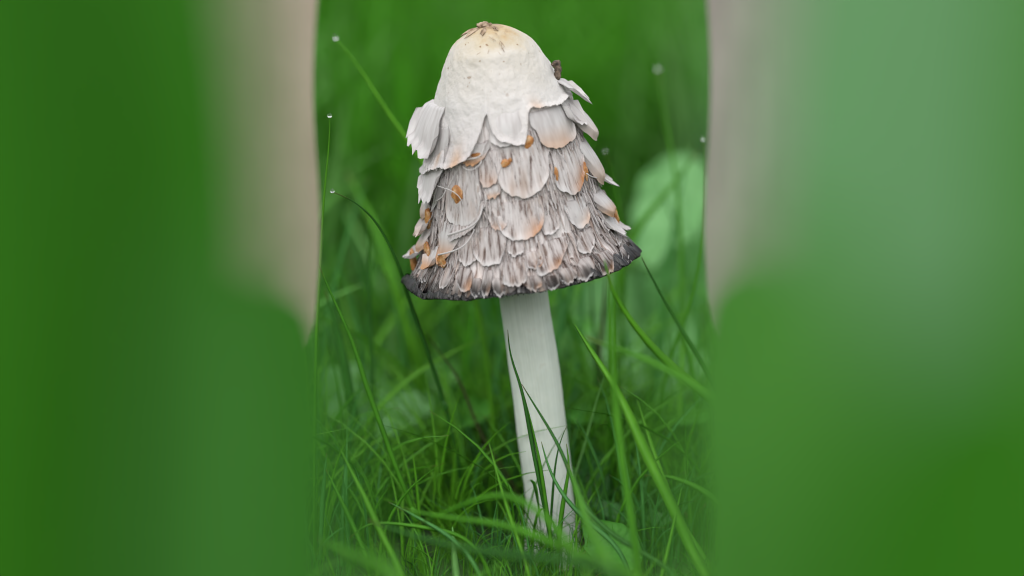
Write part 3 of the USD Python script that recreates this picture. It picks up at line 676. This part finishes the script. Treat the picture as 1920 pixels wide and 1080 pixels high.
# left of the mushroom
B([(629, 73), (665, 116), (705, 176), (745, 236), (790, 300), (850, 420), (900, 600), (925, 800)], 13, .06, "grass_bright", "long grass blade rising to upper left behind the cap with a drop on its tip", 5, .05)
B([(618, 219), (617, 260), (610, 340), (603, 430), (598, 520), (592, 640), (588, 800)], 7, .00, "grass_bright", "thin upright grass blade at the left tipped with a clear drop", 4, .0)
B([(623, 360), (652, 372), (692, 402), (722, 445), (746, 495), (762, 545), (795, 640), (815, 700), (840, 780), (858, 860), (868, 960)], 8, -.01, "grass_dark", "dark arching grass blade with a drop, bending under the left end of the rim", 4, .02, node=.62)
B([(798, 622), (820, 655), (850, 695), (880, 760), (908, 825), (950, 890), (985, 960)], 6, .03, "dry_stalk", "thin brown spotted stalk slanting down from left to the stem", 0, .03, name="dry_stalk", cat="stalk")
B([(597, 495), (625, 560), (660, 640), (686, 720), (715, 800), (744, 880), (768, 940), (790, 1020)], 10, -.02, "grass_mid", "long grass stalk with a swollen node slanting down across the lower left", 0, -.02, node=.78)
B([(608, 545), (625, 600), (640, 660), (655, 745), (680, 850), (697, 960)], 20, .05, "grass_dark", "broad dark grass blade leaning behind the noded stalk at the left", 0, .05)
B([(688, 395), (691, 480), (692, 560), (697, 700), (700, 860)], 9, .06, "grass_dark", "straight dark upright blade at the left, between the arching blade and the edge", 0, .06)
B([(640, 845), (660, 885), (682, 928), (715, 1000), (750, 1070)], 12, -.06, "grass_bright", "bright short blade with a pointed tip at the lower left", 0, -.08)
B([(650, 325), (690, 400), (722, 475), (748, 570), (760, 700), (770, 850)], 28, .16, "grass_mid", "broad soft blade behind the arching dark blade at the left", 0, .12)
B([(638, 388), (660, 425), (685, 470), (720, 560), (740, 700)], 18, .24, "grass_pale", "pale blurred blade near the left, low behind the drop-tipped blades", 0, .2)
B([(728, 941), (760, 958), (800, 980), (858, 1020), (890, 1060)], 8, -.05, "grass_teal", "bluish narrow blade lying to the right at the bottom left", 0, -.07)
B([(903, 842), (893, 890), (882, 950), (876, 1010)], 9, .02, "grass_teal", "short upright blade with a drop just left of the stem", 5, .02)
B([(916, 828), (930, 880), (950, 950), (974, 1020), (992, 1080)], 7, -.05, "grass_bright", "bright slender blade leaning left beside the foot of the stem", 0, -.07)
B([(848, 988), (850, 1020), (853, 1060), (856, 1080)], 14, -.05, "grass_pale", "short yellowish blunt blade at the bottom left of the stem", 0, -.06)
B([(610, 880), (640, 940), (668, 1000), (690, 1060)], 10, -.02, "grass_mid", "plain green blade in the bottom left corner of the tuft", 0, -.03)
B([(742, 560), (735, 640), (728, 740), (720, 860)], 24, .14, "grass_pale", "broad pale blurred blade standing behind the left side", 0, .13)
B([(700, 470), (728, 520), (760, 600), (785, 690), (800, 800)], 16, .1, "grass_bright", "fresh green blade arching behind the arching dark blade", 0, .1)
B([(655, 1010), (690, 985), (740, 982), (800, 990), (860, 1005)], 8, -.06, "grass_mid", "thin blade lying nearly level along the bottom left", 0, -.06)
B([(612, 850), (606, 910), (602, 980), (600, 1050)], 9, -.02, "grass_teal", "narrow upright bluish blade at the far left bottom", 0, -.02)
B([(630, 960), (655, 930), (675, 890), (690, 850), (700, 800)][::-1], 10, .05, "grass_mid", "leaning blade crossing the broad dark blade at the lower left", 0, .04)
B([(765, 870), (770, 930), (776, 1000), (780, 1060)], 8, -.0, "grass_teal", "upright narrow blade beside the swollen node", 0, -.01)
# in front of and right of the stem
B([(952, 618), (957, 662), (974, 718), (990, 790), (1003, 860), (1019, 940), (1032, 1012)], 8, -.025, "grass_dark", "dark blade standing in front of the stem, tip highest on it", 0, -.035)
B([(984, 745), (1000, 812), (1014, 880), (1026, 960), (1034, 1020)], 7, -.028, "grass_mid", "narrow blade close beside the dark one in front of the stem", 0, -.036)
B([(978, 720), (1010, 772), (1045, 832), (1070, 890), (1092, 940), (1135, 990), (1200, 1034), (1262, 1078)], 9, -.03, "grass_dark", "dark blade crossing the stem diagonally down to the lower right", 0, -.09)
B([(1015, 828), (1030, 878), (1058, 930), (1100, 975), (1150, 1020)], 9, -.032, "grass_teal", "bluish pointed blade over the right half of the stem", 0, -.06)
B([(1063, 798), (1052, 825), (1042, 868), (1036, 930), (1032, 990)], 5, -.026, "grass_dark", "very thin curved blade over the right edge of the stem", 0, -.03)
B([(1062, 832), (1066, 870), (1058, 930), (1050, 990)], 9, -.028, "grass_mid", "short blade at the right foot of the stem", 0, -.034)
B([(1138, 690), (1122, 740), (1108, 790), (1092, 848), (1076, 900), (1060, 980)], 5, .0, "grass_pale", "pale thin stalk leaning towards the stem from the right", 0, .0)
B([(1077, 608), (1110, 660), (1150, 722), (1182, 785), (1217, 862), (1262, 955), (1302, 1042), (1322, 1080)], 20, -.03, "grass_bright", "broad bright blade arching from right of the stem to the lower right corner", 0, -.08)
B([(1133, 487), (1150, 545), (1190, 610), (1240, 668), (1290, 713), (1340, 755), (1400, 830), (1440, 930)], 18, -.055, "grass_bright", "bright blade whose tip lies over the right part of the rim", 0, -.03)
B([(1203, 482), (1240, 553), (1280, 620), (1322, 688), (1370, 780), (1410, 900)], 10, .0, "grass_dark", "dark straight blade slanting down from the right end of the rim", 0, .02)
B([(1143, 505), (1146, 600), (1154, 750), (1165, 850), (1180, 950), (1195, 1060)], 14, -.10, "grass_mid", "soft upright blade right of the stem, in front of the broad bright blade", 0, -.12)
B([(1098, 632), (1150, 652), (1200, 670), (1260, 700), (1330, 745), (1420, 830)], 17, -.09, "grass_mid", "broad blurred blade slanting across the right middle in front", 0, -.12)
B([(1108, 500), (1112, 600), (1120, 700), (1118, 810), (1112, 900)], 9, .07, "grass_dark", "dark upright stalk behind the cap, right of the stem", 0, .07)
B([(1136, 520), (1132, 580), (1124, 660), (1121, 780), (1122, 880)], 13, .075, "dry_stalk", "brownish thick stalk behind, right of the stem", 0, .075, name="dry_stalk", cat="stalk")
B([(1195, 750), (1220, 830), (1252, 920), (1290, 1000), (1330, 1065)], 12, .0, "grass_bright", "green blade running parallel to the broad bright blade on its right", 0, -.04)
B([(1208, 892), (1240, 892), (1285, 904), (1330, 928), (1380, 980)], 13, -.01, "grass_mid", "nearly level blade pointing left near the right edge", 0, -.02)
B([(1277, 915), (1265, 970), (1248, 1045), (1240, 1080)], 7, -.06, "grass_bright", "bright thin upright blade at the bottom right", 0, -.08)
B([(1287, 846), (1285, 870), (1290, 910), (1297, 990)], 8, .01, "grass_mid", "small blade with a curled tip near the right edge", 0, .0)
B([(1319, 262), (1322, 350), (1317, 455), (1305, 530), (1285, 600), (1262, 660), (1240, 760)], 8, .05, "grass_mid", "slender curved blade with a drop along the right edge", 4, .05)
B([(1310, 285), (1275, 330), (1240, 372), (1190, 440), (1160, 520), (1150, 650)], 20, .14, "grass_mid", "broad soft blade crossing in front of the big pale leaf at the right", 0, .12)
B([(1233, 130), (1245, 210), (1262, 300), (1275, 400), (1280, 560)], 10, .14, "grass_mid", "blurred blade with a hazy drop in the upper right", 5, .12)
B([(1135, 284), (1150, 340), (1165, 420), (1170, 520), (1165, 650)], 9, .08, "grass_mid", "blade with a tiny drop close to the right outline of the cap", 3, .08)
B([(1000, 590), (1040, 620), (1085, 690), (1120, 780), (1150, 880)], 16, .18, "grass_pale", "pale soft blade in the gap right of the stem", 0, .15)
B([(1170, 540), (1172, 620), (1170, 720), (1160, 860)], 26, .2, "grass_pale", "broad pale upright blade far behind on the right", 0, .18)
B([(1250, 560), (1240, 640), (1215, 760), (1190, 880)], 22, .15, "grass_mid", "wide blade leaning left behind the right blades", 0, .14)
# soft blades lying across the bottom, nearer the camera
B([(600, 1010), (640, 1030), (690, 1052), (740, 1085)], 24, -.14, "grass_mid", "broad blurred blade in the lower left corner, close to the camera", 0, -.22)
B([(742, 952), (850, 972), (960, 990), (1080, 1035), (1190, 1085)], 13, -.08, "grass_mid", "blurred blade lying across the foot of the stem", 0, -.17)
B([(690, 975), (800, 1012), (920, 1036), (1050, 1050), (1160, 1085)], 16, -.10, "grass_dark", "second blurred blade lying lower across the bottom middle", 0, -.2)
B([(780, 985), (860, 950), (940, 930), (1010, 960), (1080, 1040)], 11, -.08, "grass_mid", "arched blurred blade over the foot of the stem", 0, -.15)
B([(1064, 870), (1085, 930), (1110, 1000), (1150, 1085)], 17, -.07, "grass_mid", "wide blurred blade leaning at the right foot of the stem", 0, -.18)

# ------------------------------------------------------------------ broad leaves
def leaf_mesh(P, W, face, cup=0.18, wave=0.05, seed=0, m=15, thick=0.0006):
    """A broad leaf along P, full widths W: a closed sheet with a grooved midrib, side veins and a waving edge."""
    P = np.asarray(P, float); n = len(P)
    t = np.gradient(P, axis=0); t /= np.linalg.norm(t, axis=1, keepdims=True) + 1e-12
    b = np.cross(t, np.asarray(face, float)); b /= np.linalg.norm(b, axis=1, keepdims=True) + 1e-12
    nm = np.cross(b, t)
    u = np.linspace(-1, 1, m)[None]; s = np.linspace(0, 1, n)[:, None]
    h = (W / 2)[:, None]
    z = h * (cup * (np.abs(u) ** 1.6) - 0.05 * np.exp(-(u / .09) ** 2) + wave * np.abs(u) * np.sin(s * 15 + seed + 2 * np.sign(u)) + 0.025 * np.sin((s * 34 - np.abs(u) * 7)) * np.abs(u) ** .5)
    z += h * 0.2 * (noise(np.stack([u * 1.5 + 0 * s, s * 3 + 0 * u, 0 * s * u + seed], -1), 61) - .5)
    wv = 1 + 0.04 * np.sin(s * 21 + seed)
    G = P[:, None] + b[:, None] * (u * h * wv)[..., None] + nm[:, None] * z[..., None]
    st = np.stack([u * h * 10 + 0 * s, s * 2 + 0 * u], -1).reshape(-1, 2)
    return shell(G, G - nm[:, None] * thick), np.vstack([st, st])

def at_h(px, py, h):
    """The point h metres above the ground that is seen at a photograph pixel."""
    d = ray(px, py)
    return EYE + d * (h - EYE[2]) / d[2]

def leaf_px(parent, base, pts, w, ys, mat, tip=0.05, foot=0.25, cup=.18, seed=0, face=(0, -1, .35), name="leaf", n=30, label=None, peak=.45, blunt=1.0, hs=None):
    """A leaf whose midrib is seen at pts (tip first) at depths ys."""
    Q = [at(px, py, y) for (px, py), y in zip(pts, ys)] if hs is None else [at_h(px, py, h) for (px, py), h in zip(pts, hs)]
    P = spline(Q, n); s = np.linspace(0, 1, n)
    prof = np.where(s < peak, np.sqrt(np.clip(1 - (1 - s / peak) ** 2, 0, 1)) ** blunt, foot + (1 - foot) * (1 - ((s - peak) / (1 - peak)) ** 1.6))
    M, st = leaf_mesh(P, w * K * np.maximum(prof, tip), face, cup=cup, seed=seed)
    return obj(name, M, mat, parent, uv=st, base=base, label=label), P[-1]

def stalk(parent, base, a, b, r, mat):
    P = spline([a, (a + b) / 2 + np.array([0.002, 0, -.003]), b], 12)
    v, f = tube(P, r, 8)
    obj("leaf_stalk", (v, f), mat, parent, uv=np.zeros((len(v), 2)), base=base)

def plant(name, label, cat, leaves, root, mat_stalk, r=.0012):
    t = thing(name, label, cat, loc=root)
    for i, kw in enumerate(leaves):
        _, end = leaf_px(t, root, seed=i * 2 + 1, **kw)
        stalk(t, root, end, np.array(root) + np.array([0.002 * (i % 3 - 1), 0.002 * (i % 2), -.003]), r, kw["mat"] if mat_stalk is None else mat_stalk)
    return t

plant("broad_leaf_plant", "low plant with rounded shiny leaf beside the right foot of the stem", "plant", [
    dict(pts=[(1195, 1066), (1160, 1035), (1128, 1005), (1103, 982)], w=92, ys=(-.055, -.045, -.03, -.02), mat="broad_leaf_green", cup=.25, face=(-.3, -.6, .8), label="oval shiny green leaf at the bottom right of the stem"),
    dict(pts=[(1262, 974), (1215, 978), (1160, 966), (1098, 938)], w=52, ys=(.0, .0, .005, .01), mat="broad_leaf_spotted", cup=.3, face=(0, -.5, 1), label="dark spotted leaf pointing right"),
    dict(pts=[(1105, 845), (1112, 880), (1108, 920), (1098, 950)], w=80, ys=(.04, .04, .035, .03), mat="broad_leaf_spotted", cup=.2),
], at(1092, 985, .0) * np.array([1, 1, 0]), "grass_mid")
plant("broad_leaf_plant", "plant with large pale round leaf blurred behind the right side of the cap", "plant", [
    dict(pts=[(1290, 292), (1272, 350), (1250, 420), (1225, 500)], w=180, ys=(.27, .26, .25, .24), mat="broad_leaf_pale", foot=.5, face=(0, -.7, .7), label="big pale blurred leaf right of the cap"),
    dict(pts=[(1330, 450), (1300, 500), (1265, 560), (1235, 640)], w=150, ys=(.19, .2, .21, .22), mat="broad_leaf_pale", foot=.4),
    dict(pts=[(1120, 470), (1135, 530), (1155, 600), (1180, 680)], w=120, ys=(.24, .24, .24, .24), mat="broad_leaf_pale", foot=.4),
    dict(pts=[(1050, 560), (1080, 620), (1110, 690), (1150, 760)], w=110, ys=(.26, .26, .25, .25), mat="broad_leaf_pale", foot=.4),
    dict(pts=[(1345, 330), (1340, 400), (1335, 470), (1320, 560)], w=150, ys=(.28, .27, .26, .25), mat="broad_leaf_pale", foot=.5, face=(0, -.7, .7)),
    dict(pts=[(1200, 500), (1205, 560), (1208, 640), (1205, 720)], w=120, ys=(.25, .25, .25, .25), mat="broad_leaf_pale", foot=.5, face=(0, -.8, .6)),
    dict(pts=[(1090, 430), (1085, 500), (1080, 600), (1090, 700)], w=110, ys=(.30, .29, .28, .27), mat="broad_leaf_green", foot=.5, face=(0, -.8, .6)),
], at(1200, 760, .22) * np.array([1, 1, 0]), "grass_pale")
plant("broad_leaf_plant", "plant with pale bluish leaves blurred low behind the left blades", "plant", [
    dict(pts=[(812, 752), (780, 765), (740, 785), (700, 815)], w=85, ys=(.085, .085, .085, .085), mat="broad_leaf_pale", face=(0, -.7, .7), label="pale bluish pointed leaf at the left"),
    dict(pts=[(610, 690), (630, 730), (655, 780), (680, 820)], w=85, ys=(.10, .10, .10, .10), mat="broad_leaf_pale", face=(0, -.8, .6)),
], at(720, 880, .14) * np.array([1, 1, 0]), "grass_pale")

plant("leaf_rosette", "low rosette of pale green leaves in the soft light patch right of the stem", "plant", [
    dict(pts=[(1135, 600), (1150, 640), (1165, 690), (1178, 740)], w=130, mat="broad_leaf_pale", hs=(.040, .034, .026, .016), ys=None, face=(0, -.75, .65), foot=.4),
    dict(pts=[(1285, 570), (1265, 620), (1242, 680), (1215, 740)], w=130, mat="broad_leaf_pale", hs=(.040, .034, .026, .016), ys=None, face=(0, -.75, .65), foot=.4),
    dict(pts=[(1050, 600), (1085, 635), (1120, 680), (1155, 735)], w=110, mat="broad_leaf_green", hs=(.040, .034, .026, .016), ys=None, face=(0, -.75, .65), foot=.4),
    dict(pts=[(1340, 670), (1295, 695), (1250, 725), (1210, 752)], w=100, mat="broad_leaf_pale", hs=(.040, .034, .026, .016), ys=None, face=(0, -.75, .65), foot=.4),
    dict(pts=[(1075, 790), (1110, 780), (1150, 770), (1188, 760)], w=80, mat="broad_leaf_green", hs=(.040, .034, .026, .016), ys=None, face=(0, -.75, .65), foot=.4),
    dict(pts=[(1330, 790), (1295, 785), (1255, 775), (1215, 765)], w=80, mat="broad_leaf_green", hs=(.040, .034, .026, .016), ys=None, face=(0, -.75, .65), foot=.4),
], at_h(1195, 758, 0.0), "grass_pale", .0008)
plant("leaf_rosette", "low rosette of green leaves in the soft patch left of the stem", "plant", [
    dict(pts=[(640, 690), (668, 722), (695, 760), (722, 800)], w=100, mat="broad_leaf_pale", hs=(.040, .034, .026, .016), ys=None, face=(0, -.75, .65), foot=.4),
    dict(pts=[(850, 680), (822, 712), (785, 752), (742, 800)], w=100, mat="broad_leaf_green", hs=(.040, .034, .026, .016), ys=None, face=(0, -.75, .65), foot=.4),
    dict(pts=[(745, 640), (742, 690), (738, 740), (734, 795)], w=100, mat="broad_leaf_green", hs=(.040, .034, .026, .016), ys=None, face=(0, -.75, .65), foot=.4),
    dict(pts=[(925, 770), (880, 780), (830, 792), (770, 806)], w=90, mat="broad_leaf_green", hs=(.040, .034, .026, .016), ys=None, face=(0, -.75, .65), foot=.4),
], at_h(735, 812, 0.0), "grass_mid", .0008)
# ------------------------------------------------------------------ tall plants close to the camera on either side
def near(px, py, d):
    """Depth y of the upright plane d metres in front of the lens."""
    return EYE[1] + d

def tall_leaf(parent, base, px_tip, px_foot, w, d, mat, label=None, seed=0, cup=.12, tip=.3, foot=.75, peak=.3, blunt=.6, waist=None):
    """A tall upright leaf seen at its tip and low down, d metres from the lens, running down to its root."""
    y = EYE[1] + d
    a, b = at(px_tip[0], px_tip[1], y), at(px_foot[0], px_foot[1], y)
    root = np.array([b[0] + (b[0] - a[0]) * .4, b[1] + 0.004, 0.0])
    P = spline([a, (a * .55 + b * .45) + np.array([0, -.002, 0]), b, b * .5 + root * .5, np.array([root[0], root[1], -.003])], 46)
    s = np.linspace(0, 1, 46)
    prof = np.where(s < peak, np.sqrt(np.clip(1 - (1 - s / peak) ** 2, 0, 1)) ** blunt, foot + (1 - foot) * (1 - ((s - peak) / (1 - peak)) ** 2))
    W = w * K * (d / DIST) * np.maximum(prof, tip) * np.where(s > .8, 1 - .75 * (s - .8) / .2, 1)
    if waist:
        W = W * (1 - .4 * smoothstep(waist[0], waist[1], [project(p)[1] for p in P]))
    M, st = leaf_mesh(P, W, (0, -1, .2), cup=cup, seed=seed, wave=.03)
    return obj("leaf", M, mat, parent, uv=st, base=base, label=label)

def near_plant(name, label, cat, leaves, root):
    t = thing(name, label, cat, loc=root)
    for i, kw in enumerate(leaves):
        tall_leaf(t, root, seed=i + 3, **kw)
    return t

def gp(px, d):
    p = at(px, 540, EYE[1] + d); return np.array([p[0], p[1], 0.0])

near_plant("dock_plant", "dark green tall leafy plant filling the far left, wholly out of focus", "plant", [
    dict(px_tip=(-160, -500), px_foot=(-130, 1500), w=620, d=.27, mat="dock_dark", cup=.03),
    dict(px_tip=(240, -560), px_foot=(240, 1500), w=600, d=.28, mat="dock_dark", cup=.03),
    dict(px_tip=(440, 430), px_foot=(420, 1900), w=440, d=.25, mat="dock_mid", cup=.03),
], gp(100, .26))
near_plant("withered_leaf", "tall withered beige leaf blurred at the left, beside the drop-tipped blades", "leaf", [
    dict(px_tip=(446, -620), px_foot=(446, 1000), w=302, d=.76, mat="withered_beige", foot=.98, tip=.5, cup=.03, waist=(600, 760))], gp(446, .66))
near_plant("sorrel_plant", "broad dark green upright leaf blurred at the left below the beige leaf", "plant", [
    dict(px_tip=(455, 520), px_foot=(455, 1500), w=300, d=.44, mat="dock_dark", tip=.7, peak=.12, cup=.03, foot=.95),
    dict(px_tip=(505, 545), px_foot=(505, 1500), w=215, d=.55, mat="dock_dark", tip=.3, peak=.10, cup=.03, foot=.98)], gp(455, .44))
near_plant("dock_plant", "pale green tall leafy plant filling the far right, wholly out of focus", "plant", [
    dict(px_tip=(1680, -560), px_foot=(1680, 1500), w=600, d=.28, mat="dock_pale", cup=.03),
    dict(px_tip=(1470, 420), px_foot=(1490, 1900), w=420, d=.26, mat="dock_green", cup=.03),
    dict(px_tip=(2090, -450), px_foot=(2080, 1500), w=420, d=.28, mat="dock_green", cup=.03),
    dict(px_tip=(1850, 640), px_foot=(1800, 2000), w=800, d=.22, mat="dock_dark", cup=.03, tip=.2),
], gp(1800, .26))
near_plant("withered_leaf", "tall withered greyish leaf blurred at the right edge of the grass", "leaf", [
    dict(px_tip=(1474, -620), px_foot=(1474, 1000), w=302, d=.76, mat="withered_grey", foot=.98, tip=.5, cup=.03, waist=(580, 760))], gp(1474, .66))
near_plant("sorrel_plant", "broad mid green upright leaf blurred at the right below the grey leaf", "plant", [
    dict(px_tip=(1465, 490), px_foot=(1465, 1500), w=300, d=.44, mat="dock_green", tip=.7, peak=.12, cup=.03, foot=.95),
    dict(px_tip=(1415, 510), px_foot=(1415, 1500), w=215, d=.55, mat="dock_green", tip=.3, peak=.10, cup=.03, foot=.98)], gp(1465, .44))

# ------------------------------------------------------------------ the meadow
rg = np.random.default_rng(5)
def tuft(nb, hmin, hmax, wmin, wmax, spread, bend):
    parts, sts = [], []
    for i in range(nb):
        h = rg.uniform(hmin, hmax); az = rg.uniform(0, 2 * np.pi); lean = rg.uniform(.05, bend) * h
        d = np.array([math.cos(az), math.sin(az), 0]); o = np.r_[rg.normal(0, spread, 2), 0]
        s = np.linspace(1, 0, 9)[:, None]
        P = o + d * lean * s ** 2.2 + np.array([0, 0, 1.0]) * (h * (s - .22 * (lean / h) * s ** 3)) + np.array([0, 0, -.004])
        w = rg.uniform(wmin, wmax)
        W = w * np.minimum(1, .1 + np.linspace(0, 1, 9) / .45)
        M, st = blade_mesh(P, W, twist=rg.uniform(-1.2, 1.2), face=(rg.normal(), rg.normal(), .4))
        parts.append(M); sts.append(st)
    return join(parts), np.vstack(sts)

def field(name, label, protos, P, idx, sc, seed):
    pi = UsdGeom.PointInstancer.Define(stage, path(name))
    tag(pi, label, "grass", kind="stuff")
    targets = []
    for k, (args, mat) in enumerate(protos):
        M, st = tuft(*args)
        m = obj("grass_tuft", M, mat, pi, uv=st)
        targets.append(m.GetPath())
    pi.CreatePrototypesRel().SetTargets(targets)
    n = len(P)
    r = np.random.default_rng(seed)
    pi.CreateProtoIndicesAttr(Vt.IntArray.FromNumpy(idx.astype(np.int32)))
    pi.CreatePositionsAttr(Vt.Vec3fArray.FromNumpy(P.astype(np.float32)))
    a = r.uniform(0, 2 * np.pi, n)
    pi.CreateOrientationsAttr(Vt.QuathArray([Gf.Quath(float(math.cos(x / 2)), 0, 0, float(math.sin(x / 2))) for x in a]))
    pi.CreateScalesAttr(Vt.Vec3fArray.FromNumpy(np.repeat(sc[:, None], 3, 1).astype(np.float32)))

def meadow():
    # behind the mushroom, out to where the view meets the ground
    n = 5200
    y = 0.10 + 3.6 * rg.random(n) ** 1.5; x = rg.uniform(-1, 1, n) * (0.30 + 0.30 * (y + .9))
    keep = ~(((np.abs(x - .02) < .03) & (y < .12)) | ((x > .005) & (x < .22) & (y < .50) & (rg.random(n) < .98)) | ((x <= .005) & (x > -.12) & (y < .26) & (rg.random(n) < .85)))
    x, y = x[keep], y[keep]
    P = np.stack([x, y, 0 * x], 1)
    x = np.r_[x, rg.uniform(.0, .22, 300), rg.uniform(-.13, .0, 200)]; y = np.r_[y, rg.uniform(.12, .45, 300), rg.uniform(.10, .27, 200)]
    low = np.r_[np.ones(len(P)), np.full(500, .30)]; P = np.stack([x, y, 0 * x], 1)
    patch = noise(np.stack([x * 5, y * 3, 0 * x], -1), 71)
    idx = np.where(patch + (low < 1) * .5 + rg.normal(0, .12, len(x)) + .30 * smoothstep(.02, .10, x / (y + .9)) - .05 > .60, rg.integers(6, 9, len(x)), rg.integers(0, 6, len(x)))
    near_s = smoothstep(.05, .45, y)
    sc = rg.uniform(.75, 1.2, len(x)) * (.62 + .38 * near_s) * (0.8 + .5 * patch) * low
    field("meadow_grass", "soft green meadow grass behind the mushroom", [((9, .08, .19, .003, .0065, .014, .7), "grass_field")] * 6 + [((8, .08, .17, .004, .008, .014, .7), "grass_field_pale")] * 3, P, idx, sc, 1)
    # short grass round the foot and towards the camera
    n = 2600
    x = rg.uniform(-.36, .36, n); y = rg.uniform(-.62, .12, n)
    keep = np.hypot(x - .015, y) > .018
    x, y = x[keep], y[keep]
    top = np.array([max(0.01, at(960, 1000 if abs(a - .01) > .03 else 1040, b - .0)[2]) for a, b in zip(x, y)])       # grass there stays below the view of the stem
    want = np.where(y < -.02, np.maximum(top * .92, .026), .07)
    sc = np.clip(want / .085, .25, 1.3) * rg.uniform(.6, 1.25, len(x))
    a = rg.uniform(-2.9, .0, 46); q = rg.uniform(.017, .045, 46)
    x = np.r_[x, .015 + q * np.cos(a)]; y = np.r_[y, q * np.sin(a)]; sc = np.r_[sc, rg.uniform(.25, .5, 46)]
    P = np.stack([x, y, 0 * x], 1)
    field("short_grass", "tangle of short grass blades round the foot of the mushroom", [((9, .04, .085, .0010, .0022, .006, .9), "grass_mid"), ((9, .04, .085, .0010, .0022, .006, .9), "grass_bright"), ((8, .03, .08, .0010, .0024, .006, 1.0), "grass_teal"), ((8, .03, .08, .0012, .0024, .006, 1.0), "grass_dark"), ((3, .03, .07, .0008, .0018, .008, 1.6), "straw")], P, np.where(rg.random(len(x)) < .05, 4, rg.integers(0, 4, len(x))), sc, 2)
    n = 170
    x = rg.uniform(-.085, .10, n); y = rg.uniform(.025, .20, n)
    keep = ~((np.abs(x - .008) < .045) & (y < .075)) & ~((np.abs(x + .045) < .022) & (y < .09)) & ~((x > .012) & (rg.random(n) < .72))
    x, y = x[keep], y[keep]
    field("tall_grass", "longer slender grass blades rising from the short grass round the mushroom", [((3, .07, .15, .0016, .0034, .006, .75), "grass_bright"), ((3, .07, .15, .0016, .0034, .006, .75), "grass_mid"), ((2, .08, .16, .0020, .0040, .006, .6), "grass_teal")],
          np.stack([x, y, 0 * x], 1), rg.integers(0, 3, len(x)), rg.uniform(.6, 1.05, len(x)), 3)
meadow()
